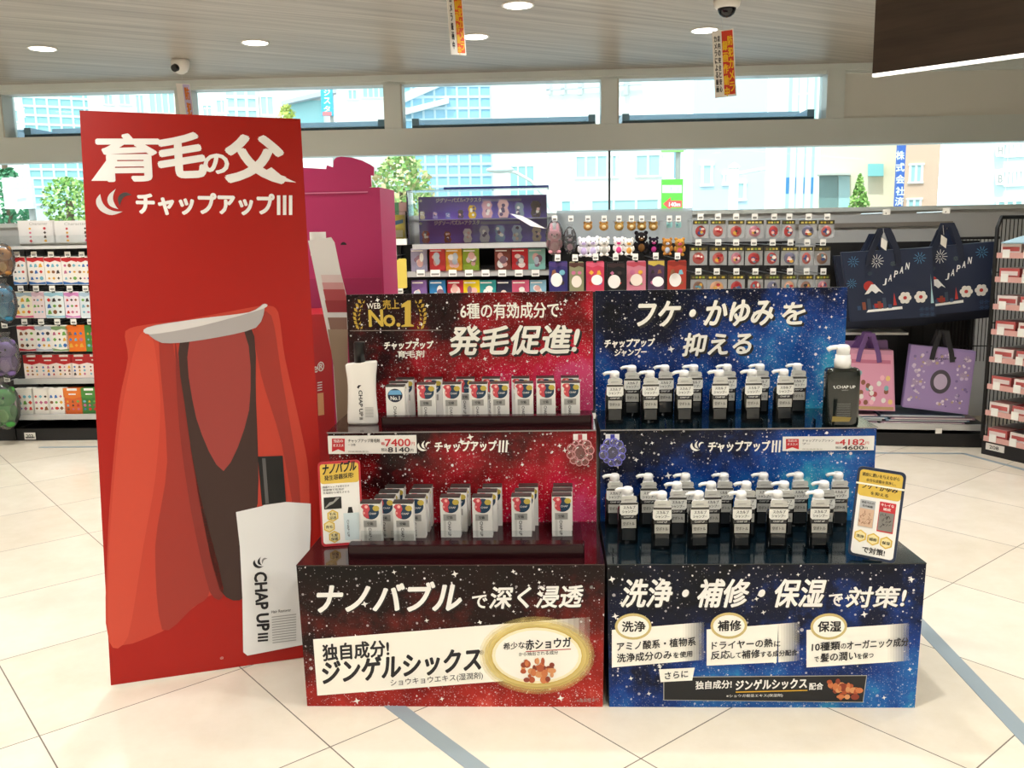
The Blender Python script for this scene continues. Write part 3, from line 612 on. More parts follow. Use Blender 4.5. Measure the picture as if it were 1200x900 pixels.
for i, s in enumerate(('洗浄', '補修', '保湿')): hexa(t, P, .028 + i * .035, ht * (.235 - .012 * i), .0185, (s,))
t.text(P, 'で対策!', (.038, ht * .06), (.06, 0), (0, .018), INK, 3, .025); t.build('printed_face', o)
MB().box(wd * .3, wd * .7, .005, .03, .006, .009, mat('#d0d0d0', .3)).build('foot', o)
# ---- bubble ornaments clipped to the riser tops
def bubbles(px, py, mt, label, seed, clipc, rc):
    fr = Frame(None, M=D.M @ Matrix.Translation((0, .36, 0))); P = Panel(fr, 0); c = P.px(px, py); k = abs(P.px(px + 1, py)[0] - c[0])
    o = thing('bubble_ornament', label, 'shelf ornament', fr); b = MB(); r = random.Random(seed)
    rim = mat(rc, .15, .6)
    def bub(x, z, q, y):
        n = 20; b.oval(Panel(Frame((0, 0, 0)), y), (x, z), q, q, mt, 0, 20)
        pts = [(x + q * math.cos(2 * PI * i / n), y, z + q * math.sin(2 * PI * i / n)) for i in range(n + 1)]; b.tube(pts, .0009 + q * .05, rim, 6)
        b.tube([(x + q * .7 * math.cos(t), y - .002, z + q * .7 * math.sin(t)) for t in (1.9, 2.2, 2.5, 2.8)], .0008 + q * .04, WHITE, 5)
    bub(c[0], c[1], 9.5 * k, 0)
    for i in range(10):
        t = 2 * PI * i / 10 + .2; q = r.uniform(3.0, 5.4) * k; bub(c[0] + 11 * k * math.cos(t), c[1] + 12.5 * k * math.sin(t), q, -.002 - .0015 * (i % 3))
    b.build('bubble_cluster', o)
    z = MB(); z.box(c[0] - 8 * k, c[0] + 8 * k, .008, .012, c[1] + 14 * k, c[1] + 21 * k, WHITE); z.box(c[0] - 2.5 * k, c[0] + 2.5 * k, .006, .008, c[1] + 12 * k, c[1] + 21 * k, clipc); z.build('clip', o)
bubbles(680, 530, BUBR, 'pinkish clear bubble-cluster ornament clipped to the red riser', 2, mat('#b04048', .4), '#e8a0a4')
bubbles(718, 530, BUBP, 'violet bubble-cluster ornament clipped to the blue riser', 5, mat('#3a3ca0', .4), '#7a7ae0')
# ---- large dummy bottle of hair tonic
def tonic_profile(h):  # half widths up the body
    return [(.0, .050), (.008, .053), (.03, .0525), (.07, .0495), (.115, .0475), (.16, .0495), (.195, .054), (.205, .0545)]
p = D.onz(426, 496, .757); p.y = .50
o = thing('display_bottle', 'large white dummy bottle with black cap at the left of the red upper shelf', 'bottle', Frame(None, M=D.M @ Matrix.Translation((p.x, p.y, .757)) @ Matrix.Rotation(math.radians(1), 4, 'Y')))
q = MB(); sc = .208 / .205; vs, fs = [], []; NN = 24
for z, hw in tonic_profile(0) + [(.2085, .05)]:
    for j in range(NN):
        t = 2 * PI * j / NN; cs, sn = math.cos(t), math.sin(t); k = (abs(cs) ** 4 + abs(sn) ** 4) ** -.25
        vs.append((hw * k * cs * .98, .017 * k * sn, z * sc + (.006 * cs if z > .15 else 0)))
fs = [(i * NN + j, i * NN + (j + 1) % NN, (i + 1) * NN + (j + 1) % NN, (i + 1) * NN + j) for i in range(8) for j in range(NN)] + [tuple(range(NN - 1, -1, -1)), tuple(range(8 * NN, 9 * NN))]
q.add(vs, fs, mat('#f2f0ea', .22), True); q.build('bottle_body', o)
MB().lathe([(.0185, 0), (.0185, .066), (.0175, .069)], (-.005, 0, .211), BLACK, 20).build('cap', o)
P = Panel(Frame((0, 0, 0)), -.0175); t = MB()
t.text(P, 'CHAP UP', (-.008, .118), (0, -.088), (-.0, 0) if False else (.012, 0), INK, 1, .035)
for i in range(3): t.poly(P, [(-.008, .026 - i * .003), (.004, .026 - i * .003), (.004, .0245 - i * .003), (-.008, .0245 - i * .003)], INK, 1)
for i in range(9): t.poly(P, [(.012, .06 - i * .004), (.04, .06 - i * .004), (.04, .0588 - i * .004), (.012, .0588 - i * .004)], GREYP, 1)
t.poly(P, [(-.014, .128), (-.008, .136), (.002, .136), (-.004, .131), (-.008, .124)], INK, 1); t.build('lettering', o)
# ---- large pump bottle
p = D.onz(985, 498, .757)
o = thing('display_bottle', 'large dark pump bottle with white pump at the right of the blue upper shelf', 'bottle', Frame(None, M=D.M @ Matrix.Translation((1.687, .415, .757)) @ Matrix.Rotation(math.radians(-2), 4, 'Z')))
SMOK = mat('#131b18', .12, .5, 0, 0, .4); PUMPW = mat('#f4f4f2', .3)
def sq_body(q, hw, hd, prof, m, e=5, n=28):
    vs = []
    for s, z in prof:
        for j in range(n):
            t = 2 * PI * j / n; cs, sn = math.cos(t), math.sin(t); k = (abs(cs) ** e + abs(sn) ** e) ** (-1 / e); vs.append((hw * s * k * cs, hd * s * k * sn, z))
    L = len(prof); q.add(vs, [(i * n + j, i * n + (j + 1) % n, (i + 1) * n + (j + 1) % n, (i + 1) * n + j) for i in range(L - 1) for j in range(n)], m, True)
    q.add(vs, [tuple(range(n - 1, -1, -1)), tuple(range((L - 1) * n, L * n))], m)
def pump(q, s, m, z):
    q.lathe([(.021 * s, 0), (.021 * s, .022 * s), (.019 * s, .024 * s), (.019 * s, .034 * s)], (0, 0, z), m, 20)
    q.lathe([(.016 * s, .034 * s), (.0175 * s, .05 * s), (.0165 * s, .056 * s), (.012 * s, .06 * s)], (0, 0, z), m, 18)
    q.tube([(0, 0, z + .0525 * s), (-.018 * s, -.002 * s, z + .054 * s), (-.032 * s, -.003 * s, z + .0525 * s), (-.041 * s, -.003 * s, z + .047 * s)], .0062 * s, m, 8)
q = MB(); sq_body(q, .0535, .03, [(.94, 0), (1, .004), (1, .165), (.985, .176), (.9, .184), (.6, .1875)], SMOK); q.build('bottle_body', o)
q = MB(); pump(q, 1.22, PUMPW, .187); q.build('pump', o)
P = Panel(Frame((0, 0, 0)), -.0302); t = MB(); t.text(P, 'CHAP UP', (-.024, .124), (.058, 0), (0, .0095), WHITE, 1, .02); t.text(P, 'SHAMPOO', (-.008, .1165), (.02, 0), (0, .0035), GREYP, 1, .01)
t.poly(P, [(-.035, .132), (-.031, .124), (-.025, .123), (-.03, .128), (-.03, .133)], WHITE, 1)
for i in range(9): t.poly(P, [(-.02, .075 - i * .0052), (.022, .075 - i * .0052), (.022, .0742 - i * .0052), (-.02, .0742 - i * .0052)], GREYP, 1)
t.poly(P, [(-.035, .016), (.02, .016), (.026, .03), (-.033, .034)], mat('#8c7a3c', .3), 1); t.build('lettering', o)
# ---- small cartons of hair tonic
CW, CD, CH = .062, .034, .133
def carton(first):
    o = bpy.data.objects.new('tonic_carton', None); C.objects.link(o); o.empty_display_size = .03
    q = MB(); q.box(-CW / 2, CW / 2, 0, CD, 0, CH - .004, mat('#eeede8', .4)); q.box(-CW / 2, CW / 2, 0, CD, CH - .004, CH, mat('#3c3836', .4)); q.build('carton', o)
    P = Panel(Frame((0, 0, 0)), 0); t = MB()
    if first:
        t.oval(P, (0, .1), .025, .023, mat('#16243e', .35), 1); t.poly(P, [(-.023, .103), (.023, .103), (.017, .118), (-.017, .118)], mat('#6fb0dc', .35), 2); t.text(P, 'No.1', (-.015, .085), (.03, 0), (0, .013), WHITE, 3, .03)
        t.text(P, 'CHAP UP', (-.007, .064), (0, -.058), (.01, 0), INK, 1, .02)
    else:
        t.oval(P, (.002, .103), .0245, .0235, mat('#183c58', .35), 1)
        t.poly(P, [(-.029, .12), (-.022, .128), (-.006, .128), (-.001, .113), (-.007, .1), (-.004, .083), (-.013, .083), (-.021, .09), (-.024, .1), (-.021, .111)], mat('#d04a54', .4), 2)
        t.oval(P, (-.012, .12), .005, .005, mat('#f4c0b8', .4), 3, 10); t.oval(P, (-.02, .1), .004, .004, mat('#f0a8a0', .4), 3, 10)
        t.oval(P, (.018, .115), .0105, .009, mat('#c6b04c', .35, .5, .2), 3, 16); t.text(P, 'CHAP', (-.004, .095), (.022, 0), (0, .006), WHITE, 3, .02)
        t.poly(P, [(-.022, .055), (.018, .055), (.018, .076), (-.022, .076)], mat('#a6a5a0', .45), 1); t.text(P, '空箱', (-.011, .061), (.018, 0), (0, .0095), INK, 2, .02)
        t.poly(P, [(-.022, .002), (-.014, .002), (-.014, .055), (-.022, .055)], mat('#d6d5cf', .5), 1); t.text(P, 'CHAP UP', (-.008, .052), (0, -.047), (.009, 0), INK, 1, .02)
    t.build('front_print', o); o['category'] = 'carton'
    return o
lowL = [('leftmost column', [(433.5, 589), (450, 582.5), (455, 572.6), (461.7, 562.5)]), ('second column from the left', [(471.8, 589), (486, 582), (490.5, 572), (494, 561)]), ('third column from the left', [(527, 582), (535, 572), (538.5, 561.5)]),
        ('fourth column from the left', [(564.7, 582), (570.6, 571.8), (576.4, 561.3)]), ('fifth column from the left', [(610.8, 581), (614.6, 570.9), (619, 560.7)]), ('rightmost column', [(658.4, 580.4), (659, 569.9), (659.5, 559.2)])]
cproto = carton(False); used = [False]
def place_carton(px, py, zb, label, group, vv, yaw=.0):
    p = D.at(px, py, vv); M = D.M @ T4(p.x, vv, zb, yaw)
    if not used[0]: o = cproto; used[0] = True; o.matrix_world = M; o['label'] = label; o['group'] = group
    else: copy_thing(cproto, M, label, group)
pos = ['front carton', 'second carton', 'third carton', 'rearmost carton']
for cn, lst in lowL:
    vprev = None
    v0 = D.onz(lst[0][0], lst[0][1], .4478 + CH).y; n_ = len(lst); st_ = min(.08, (.337 - v0) / (n_ - 1)) if n_ > 1 else 0
    for i, (px, py) in enumerate(lst):
        nm = 'front' if i == 0 else ('rearmost' if i == len(lst) - 1 else ORD[i])
        place_carton(px, py, .4478, 'white hair tonic carton on the red lower shelf, %s, %s' % (cn, nm), 'hair tonic cartons on the lower shelf', v0 + st_ * i, random.uniform(-.02, .02))
fr_ = [(498.7, 440.7), (528.7, 440), (559.8, 439.3), (585, 439), (613.7, 439), (639.9, 438.9), (668.6, 438.9)]
cn = ['second', 'third', 'fourth', 'fifth', 'sixth', 'seventh', 'eighth']
for (px, py), n in zip(fr_, cn): place_carton(px, py, .7578, 'white hair tonic carton in the front row of the red upper shelf, %s from left' % n, 'hair tonic cartons on the upper shelf', .512)
rr = [(473.5, 436, 'leftmost'), (507, 436, 'second from left'), (544.7, 434.7, 'third from left'), (575, 435.3, 'fourth from left'), (609.6, 434.8, 'fifth from left'), (638.6, 434.6, 'sixth from left'), (667.8, 434.3, 'rightmost')]
for px, py, n in rr: place_carton(px, py, .7578, 'white hair tonic carton in the back row of the red upper shelf, %s' % n, 'hair tonic cartons on the upper shelf', .62)
place_carton(466, 442, .7578, 'white hair tonic carton directly behind the one with the blue medal', 'hair tonic cartons on the upper shelf', .545)
fc = carton(True); p = D.onz(468.5, 446, .7578 + CH); fc.matrix_world = D.M @ T4(p.x, .474, .7578); fc['label'] = 'white carton with round blue medal, leftmost on the red upper shelf'; fc['group'] = 'hair tonic cartons on the upper shelf'
# ---- small pump bottles
def small_bottle():
    o = bpy.data.objects.new('pump_bottle', None); C.objects.link(o); o.empty_display_size = .03
    q = MB(); sq_body(q, .031, .022, [(.94, 0), (1, .003), (1, .098), (.97, .106), (.8, .114), (.45, .119)], mat('#0b0c0d', .15, .5, 0, 0, .4), 4, 20); q.build('bottle_body', o)
    q = MB(); pump(q, .92, PUMPW, .119); q.build('pump', o)
    P = Panel(Frame((0, 0, 0)), -.026); t = MB(); t.prism(P, rrect(-.024, .024, .134, .153, .007, 4), .001, mat('#c9c9c2', .2)); t.prism(P, [(-.022, .093), (.022, .093), (.0275, .099), (.0275, .13), (.024, .1345), (-.024, .1345), (-.0275, .13), (-.0275, .099)], .001, mat('#ecece6', .3))
    t.poly(P, [(-.027, .1255), (.027, .1255), (.027, .1325), (-.027, .1325)], mat('#45433f', .4), 1); t.poly(P, [(-.014, .139), (.012, .141), (.01, .143), (-.012, .1425)], GREYP, 1)
    t.text(P, 'スカルプ', (-.017, .1125), (.036, 0), (0, .0095), INK, 2, .03); t.text(P, 'シャンプー', (-.02, .0995), (.041, 0), (0, .0095), INK, 2, .025); t.build('neck_tag', o)
    t = MB(); t.prism(P, [(-.025, .082), (.025, .082), (.023, .0915), (-.023, .0915)], .001, mat('#202226', .3), -.002); t.text(P, 'CHAP UP', (-.015, .0845), (.03, 0), (0, .0052), WHITE, -3, .02)
    t.prism(P, [(-.022, .052), (.022, .052), (.022, .0795), (-.022, .0795)], .0015, mat('#b4b3ac', .4)); t.text(P, '空ボトル', (-.0175, .061), (.035, 0), (0, .0105), INK, 1, .02)
    t.prism(P, [(-.02, .014), (.02, .014), (.02, .049), (-.02, .049)], .0015, mat('#2c2f31', .1)); t.build('front_tags', o)
    o['category'] = 'pump bottle'; return o
sb = None
def place_bottle(px, py, zb, label, group, vv):
    global sb
    p = D.at(px, py, vv); M = D.M @ T4(p.x, vv, zb, random.uniform(-.05, .05))
    if sb is None: sb = small_bottle(); sb.matrix_world = M; sb['label'] = label; sb['group'] = group
    else: copy_thing(sb, M, label, group)
def sides(n, i): return 'leftmost' if i == 0 else ('rightmost' if i == n - 1 else ORD[i] + ' from left')
for row, lst in (('front', [(735.7, 574), (775.4, 581.2), (818.5, 580.6), (868.4, 580.6), (911, 581), (959, 582)]), ('middle', [(793.2, 569.6), (833.2, 570.2), (874.4, 568.5), (918.5, 568.8), (965.4, 569.8)]), ('back', [(720.3, 560.6), (759.6, 560.3), (803.1, 560.3), (848.1, 559.4), (894.5, 559.8), (935.6, 559.8), (982, 560.6)])):
    for i, (px, py) in enumerate(lst): place_bottle(px, py, .4465, 'black pump bottle in the %s row of the blue lower shelf, %s' % (row, sides(len(lst), i)), 'pump bottles on the lower shelf', {'front': .135 if i else .185, 'middle': .235, 'back': .335}[row])
for row, lst in (('front', [(720.2, 439), (761.6, 438.5), (801.5, 438.2), (843, 438), (881.2, 437.7), (918.3, 437.7)]), ('back', [(740.3, 434), (778.9, 433.3), (812.8, 433), (852, 432.6), (890.5, 432.3), (934, 432.3)])):
    for i, (px, py) in enumerate(lst): place_bottle(px, py, .757, 'black pump bottle in the %s row of the blue upper shelf, %s' % (row, sides(6, i)), 'pump bottles on the upper shelf', .48 if row == 'front' else .60)
# ================================================================== red standee
yaw, lean, phi = math.radians(18.45), math.radians(10.6), math.radians(1.0)
SM = Matrix.Translation((-1.275, 2.614, .012)) @ Matrix.Rotation(yaw, 4, 'Z') @ Matrix.Rotation(-lean, 4, 'X') @ Matrix.Rotation(phi, 4, 'Y')
SFm = Frame(None, M=SM); SP = Panel(SFm, 0)
ST = thing('promotional_standee', 'tall red foam-board standee with white lettering leaning at the left of the displays', 'standee', SFm)
SW_, SH_ = .683, 1.813
SREDM = mat('#a4160b', .45, .35)
q = MB(); q.box(0, SW_, 0, .008, 0, SH_, mat('#efebe6', .5)); q.mats.append(SREDM); k = len(q.mats) - 1
for i, f in enumerate(q.f):
    if all(abs(q.v[j].y) < 1e-5 for j in f): q.m[i] = k
q.build('board', ST)
# plain cloth drape printed on the board
t = MB(); CL = [mat('#bd3a26', .42), mat('#9c2c20', .42), mat('#c84630', .42), mat('#84241b', .42)]
def sm(t, pts, m, layer):
    """closed outline rounded through its points"""
    out = []; n = len(pts)
    for i in range(n):
        p0, p1, p2, p3 = pts[i - 1], pts[i], pts[(i + 1) % n], pts[(i + 2) % n]
        for k in (0, .25, .5, .75): out.append(tuple(.5 * (2 * p1[d] + (p2[d] - p0[d]) * k * .8 + (2 * p0[d] - 5 * p1[d] + 4 * p2[d] - p3[d]) * k * k * .8 + (3 * p1[d] - p0[d] - 3 * p2[d] + p3[d]) * k ** 3 * .8) + (.2 * (p1[d] * (1 - k) + p2[d] * k) - .2 * p1[d]) for d in (0, 1)))
    t.ppoly(SP, out, m, layer)
sm(t, [(147, 388), (175, 380), (210, 376), (285, 362), (312, 358), (326, 366), (334, 420), (352, 500), (362, 560), (362, 690), (349, 705), (262, 690), (190, 740), (128, 752), (126, 640), (131, 560), (140, 470), (150, 420)], CL[0], 1)
sm(t, [(160, 400), (178, 392), (188, 470), (182, 560), (168, 640), (150, 746), (128, 752), (128, 640), (140, 500)], CL[2], 2)
sm(t, [(186, 398), (202, 398), (212, 500), (226, 600), (246, 690), (226, 712), (190, 738), (182, 640), (196, 540)], CL[1], 2)
sm(t, [(205, 398), (216, 470), (230, 560), (262, 690), (246, 694), (224, 600), (210, 500)], CL[3], 3)
sm(t, [(296, 372), (318, 370), (330, 440), (350, 560), (352, 640), (330, 520), (306, 440)], CL[1], 2)
sm(t, [(212, 392), (292, 378), (300, 470), (302, 590), (282, 640), (286, 700), (258, 692), (236, 600), (220, 500)], mat('#3a221c', .45), 3)
sm(t, [(222, 400), (286, 388), (292, 480), (262, 552), (230, 490)], mat('#9a3a34', .4), 4)
sm(t, [(172, 384), (230, 374), (292, 366), (310, 356), (300, 384), (240, 398), (190, 402)], mat('#aaa5a4', .35), 5)
sm(t, [(172, 384), (230, 374), (292, 366), (310, 356), (308, 362), (236, 382), (176, 392)], mat('#d6d2d0', .35), 6)
t.build('cloak_print', ST, label='plain red cloth drape printed on the board')
t = MB()
t.ptext(SP, '育', (116, 212), (188, 211), 54, WHITE, 2, .03, .0); t.ptext(SP, '毛', (188, 208), (241, 206), 50, WHITE, 2, .045, .0)
t.ppoly(SP, [(107, 212), (126, 186), (138, 186), (130, 212)], WHITE, 2)
t.ptext(SP, 'の', (240, 203), (268, 203), 22, WHITE, 2, .05); t.ptext(SP, '父', (266, 212), (334, 214), 53, WHITE, 2, .05)
t.ppoly(SP, [(318, 196), (330, 206), (347, 214), (315, 211), (304, 204)], WHITE, 2)
t.ptext(SP, 'チャップアップ', (161, 251), (322, 252), 25, WHITE, 2, .045)
for i in range(3): t.ppoly(SP, [(324.5 + i * 7, 229), (328.5 + i * 7, 229), (328.5 + i * 7, 252), (324.5 + i * 7, 252)], WHITE, 2)
swoosh(t, SP, 134, 237, 42, mat('#d9d7d4', .3), mat('#4a4644', .3), 2); t.ptext(SP, '©', (258, 773), (262, 772), 3, mat('#e0c0b8', .5), 2, 0); t.build('lettering', ST)
t = MB(); WB = mat('#e6e7e6', .35)
t.ppoly(SP, [(276.5, 600), (307, 593), (312, 590), (334, 588), (364, 590), (364, 620), (361, 680), (366, 742), (372, 752), (290, 768), (285, 764), (284, 700), (281, 640)], WB, 7)
t.ppoly(SP, [(302, 535), (331, 534), (335, 588), (307, 592)], BLACK, 8); t.ppoly(SP, [(307, 537), (311, 537), (315, 590), (311, 590.5)], mat('#5c5a5a', .4), 9)
o_, e1, e2 = SP.px(298, 671), SP.px(301.5, 739), SP.px(312, 670)
t.text(SP, 'CHAP UP', o_, (e1[0] - o_[0], e1[1] - o_[1]), (e2[0] - o_[0], e2[1] - o_[1]), INK, 9, .045)
for i in range(3): t.ppoly(SP, [(302 + .0, 742 + i * 3.8), (314, 741 + i * 3.8), (314, 743.2 + i * 3.8), (302, 744.2 + i * 3.8)], INK, 9)
swoosh(t, SP, 305, 659, 17, INK, mat('#8a8a8a', .4), 9); t.ptext(SP, 'Hair Restorer', (318, 718.5), (341, 716), 3.4, INK, 9, .01)
for i in range(11): t.ppoly(SP, [(318.3 + i * .1, 722.5 + i * 3), (347, 719 + i * 3), (347, 720 + i * 3), (318.3 + i * .1, 723.5 + i * 3)], mat('#a4a6a6', .5), 9)
t.build('bottle_print', ST, label='printed white hair tonic bottle with black cap')
# easel leg hinged behind the board
q = MB(); Wl = SM.inverted()
top = Wl @ (SM @ Vector((.34, .01, 1.1))); ft = Wl @ Vector((SM @ Vector((.34, .01, 0))) + Vector((math.sin(yaw) * -.5, math.cos(yaw) * .5, 0)))
g0 = SM @ Vector((.34, .01, 0)); g0 = Vector((g0.x - .46 * math.sin(yaw), g0.y + .46 * math.cos(yaw), .012)); ft = Wl @ g0
for dx in (-.14, .14): q.tube([(top.x + dx * .3, .012, top.z), (ft.x + dx, ft.y, ft.z)], .011, mat('#8a7a62', .6), 6)
q.build('easel_leg', ST)
# ================================================================== wall shelving and goods
SHB, SHK, RAIL = mat('#17171a', .5), mat('#0b0b0d', .6), mat('#c4c6c6', .25, .5, .3)
TAGW = mat('#f2f2ec', .45)
def on(v): return Panel(W, v)
def shelf_unit(name, label, u0, u1, vf, vb, ztop, shelves, frame=W, back=SHB, base_h=.085):
    root = thing(name, label, 'shelving', frame)
    q = MB(); q.box(u0, u1, vf + .01, vb, 0, base_h, SHB); q.build('plinth', root)
    q = MB(); q.box(u0, u1, vb - .02, vb, base_h, ztop, back)
    for k in range(int((u1 - u0) / .08)): q.box(u0 + .04 + k * .08, u0 + .044 + k * .08, vb - .023, vb - .02, base_h, ztop, SHK)
    q.build('back_panel', root)
    for x in (u0, u1 - .03): MB().box(x, x + .03, vb - .06, vb + .01, 0, ztop, SHB).build('upright', root)
    for z, d in shelves:
        MB().box(u0 + .005, u1 - .005, d, vb, z - .025, z, SHB, SHB).build('shelf', root)
        MB().box(u0 + .005, u1 - .005, d - .014, d, z - .032, z + .006, RAIL).build('price_rail', root)
    return root
def tag_px(root, x, y, v, w=4.6, h=6, hook_to=None, name='price_tag'):
    P = on(v); a, b = P.px(x - w / 2, y + h / 2), P.px(x + w / 2, y - h / 2); q = MB()
    q.box(a[0], b[0], v, v + .003, a[1], b[1], TAGW); q.poly(P, [(a[0] + .006, a[1] + .008), (b[0] - .006, a[1] + .008), (b[0] - .006, a[1] + .02), (a[0] + .006, a[1] + .02)], mat('#8a8a86', .5), 1)
    if hook_to is None: q.build(name, root); return
    hk = MB(); c = (a[0] + b[0]) / 2; hk.cyl((c, v, a[1] + .004), (c, hook_to, a[1] + .004), .003, None, 6, mat('#b9bcc0', .3, .5, .8)); o = hk.build('display_hook', root); q.build(name, o)
LEAF = None
PASTEL = ['#c8352c', '#3b6fb6', '#e0a83a', '#6ea84a', '#3a3030', '#c06a8e', '#74b4c8', '#8a5a3c']
def motif(t, P, x0, x1, z0, z1, seed, n=9, layer=3, cols=PASTEL):
    """scatter of plain printed spots in rows"""
    r = random.Random(seed); c = max(2, int(n ** .5)); rows = (n + c - 1) // c
    for i in range(n):
        x = x0 + (x1 - x0) * ((i % c) + .5) / c; z = z1 - (z1 - z0) * ((i // c) + .5) / rows; q = min((x1 - x0) / c, (z1 - z0) / rows) * r.uniform(.26, .42)
        m = mat(r.choice(cols), .5); k = r.randint(0, 2)
        if k == 0: t.oval(P, (x, z), q, q * r.uniform(.7, 1), m, layer, 10)
        elif k == 1: t.poly(P, [(x - q, z - q), (x + q, z - q * .8), (x + q * .3, z + q), (x - q * .6, z + q * .7)], m, layer)
        else: t.poly(P, [(x, z + q), (x + q, z), (x, z - q), (x - q, z)], m, layer)
# ---------------- left shelving
LG = shelf_unit('wall_shelving', 'black wall shelving with sticker packs behind the left of the red standee', .12, 2.0, 0, .42, 1.345, [(.185, .0), (.43, .05)])
MB().box(.12, 2.0, .0, .42, 1.33, 1.35, mat('#d6d6d4', .3), mat('#e8e8e6', .3)).build('top_shelf', LG)
P0 = on(0.0)
# header strip of printed white panels
for k, (a, b) in enumerate(((23, 63), (64, 113), (114, 160))):
    P = on(.04); q = MB(); A, B = P.px(a, 284), P.px(b, 258); A = (A[0], 1.351); q.box(A[0], B[0], .04, .046, A[1], B[1], mat('#e6e4e2', .3))
    o = q.build('sign_panel', None, W, label='white printed header card atop the left shelving, %s' % ('nearest the left edge', 'beside the red standee', 'hidden partly by the red standee')[k], category='sign', group='header cards'); t = MB()
    motif(t, P, A[0] + .03, B[0] - .02, A[1] + .02, B[1] - .04, 40 + k, 8, 1, ['#4a3a34', '#c03a44', '#2e2826', '#d06a8a', '#e8b04a']); t.text(P, 'Character', (A[0] + .08, B[1] - .03), ((B[0] - A[0]) * .5, 0), (0, .018), GREYP, 1, 0); t.build('printed_face', o)
q = MB(); q.box(.13, 2.0, .008, .011, 1.35, 1.42, ACRYL); q.build('front_guard', LG, label='clear acrylic guard')
tag_px(LG, 35, 511, -.002, 12, 8); t = MB(); P = on(-.002); t.ptext(P, '203', (31, 513.5), (39, 513.5), 4.5, INK, 2, .02); t.build('number_lettering', LG)
for x in (37, 57, 74): tag_px(LG, x, 457, .033, 11, 6.5)
def pack(x0, x1, y0, y1, v, label, top, bot, field, seed, group, kind='pack', th=.012, n=9, name='sticker_pack', cat='sticker pack'):
    P = on(v); a, b = P.px(x0, y1), P.px(x1, y0); cx_ = (a[0] + b[0]) / 2; w2, h = (b[0] - a[0]) / 2 * .95, b[1] - a[1]
    M = W.M @ Matrix.Translation((cx_, v, a[1])); fr = Frame(None, M=M); o = thing(name, label, cat, fr, group); Q = Panel(fr, 0)
    q = MB()
    if kind == 'box': q.box(-w2, w2, 0, th, 0, h, mat(field, .4))
    else: q.prism(Q, [(-w2, .006), (-w2 + .006, 0), (w2 - .006, 0), (w2, .006), (w2, h - .006), (w2 - .006, h), (.012, h), (.01, h - .008), (-.01, h - .008), (-.012, h), (-w2 + .006, h), (-w2, h - .006)], th, mat(field, .3))
    q.build('carton' if kind == 'box' else 'pouch', o); t = MB()
    if top:
        if kind == 'box': t.poly(Q, [(-w2, h * .66), (0, h * .58), (w2, h * .66), (w2, h), (-w2, h)], mat(top, .4), 1); t.poly(Q, [(-w2 * .55, h * .9), (w2 * .55, h * .9), (w2 * .55, h * .99), (-w2 * .55, h * .99)], WHITE, 2); t.poly(Q, [(-w2 * .4, h * .74), (w2 * .4, h * .74), (w2 * .4, h * .79), (-w2 * .4, h * .79)], WHITE, 2)
        else: t.poly(Q, [(-w2, h * .86), (-w2 * .3, h * .8), (w2 * .3, h * .86), (w2, h * .8), (w2, h * .96), (-w2, h * .96)], mat(top, .35), 1)
    if bot: t.poly(Q, [(-w2, .004), (w2, .004), (w2, h * .1), (0, h * .07), (-w2, h * .13)], mat(bot, .35), 1)
    motif(t, Q, -w2 * .85, w2 * .85, h * .12, h * (.56 if kind == 'box' and top else .8), seed, n); t.build('printed_front', o)
    return o
rowsL = [('top row', 300.5, 334, [(16, 29), (34, 51), (54, 71), (74, 90), (91, 106), (108, 124)], [('#c42a30', '#2f6cb4', '#f0ece6')] * 6, 298),
         ('second row', 341.5, 373, [(17, 37), (39, 51), (54, 74), (77, 92), (95, 111), (113, 128)], [('#a8bcc8', '#d86a94', '#eee8d0'), ('#d8b8c8', None, '#ecdce0'), ('#9ccadc', '#9ccadc', '#e4eef0'), ('#d48ac4', '#d48ac4', '#f0e6ee'), ('#b0cade', None, '#dce8ee'), ('#b0cade', None, '#dce8ee')], 338),
         ('third row', 381, 412, [(22, 41), (42, 60), (61, 79), (79, 99), (101, 116), (118, 134)], [('#c23a4a', '#b82a3a', '#eeebe2'), ('#aab8c8', '#aab8c8', '#eceae8'), ('#7a9a6a', '#7a9a6a', '#f0eee6'), ('#e06a1c', None, '#e4741e'), ('#3c7a34', None, '#46823a'), ('#46823a', None, '#46823a')], 377)]
for rn, y0, y1, xs, cs, ty in rowsL:
    for i, ((a, b), (t1, b1, f)) in enumerate(zip(xs, cs)):
        plc = ('leftmost', 'second from left', 'third from left', 'fourth from left', 'fifth from left beside standee', 'mostly behind the standee')[i]
        pack(a, b, y0, y1, .03, 'hanging sticker pack in the %s of the left shelving, %s' % (rn, plc), t1, b1, f, 100 + int(y0) + i, 'hanging sticker packs', th=.02)
        tag_px(LG, (a + b) / 2 - 3, ty, .02, 6, 6.5, .4)
for rn, z, v, y0, xs, cs in (('upper shelf', .43, .06, 423.5, [(30, 47), (48, 67), (68, 85), (85, 103), (104, 121)], [('#c0282c', '#f0e4dc')] * 5), ('bottom shelf', .185, .02, 465, [(21, 40), (40.5, 58), (58.5, 76), (77, 96), (97, 115)], [(None, '#efece4'), (None, '#f2efe8'), (None, '#f2efe8'), ('#e07a2c', '#d8662a'), ('#4a8a3c', '#3c7c38')])):
    P = on(v)
    for i, ((a, b), (tp, f)) in enumerate(zip(xs, cs)):
        yb = 452 if z > .3 else 495.5
        o = pack(a, b, y0, yb, v, 'boxed sticker set on the %s of the left shelving, %s' % (rn, ('leftmost', 'second from left', 'third from left', 'fourth from left', 'fifth from left')[i]), tp, None, f, 300 + int(z * 100) + i, 'boxed sticker sets', 'box', .06, name='sticker_box', cat='sticker box'); M = o.matrix_world.copy()
        o.matrix_world = Matrix.Translation((0, 0, z + .0005 - M.translation.z)) @ M
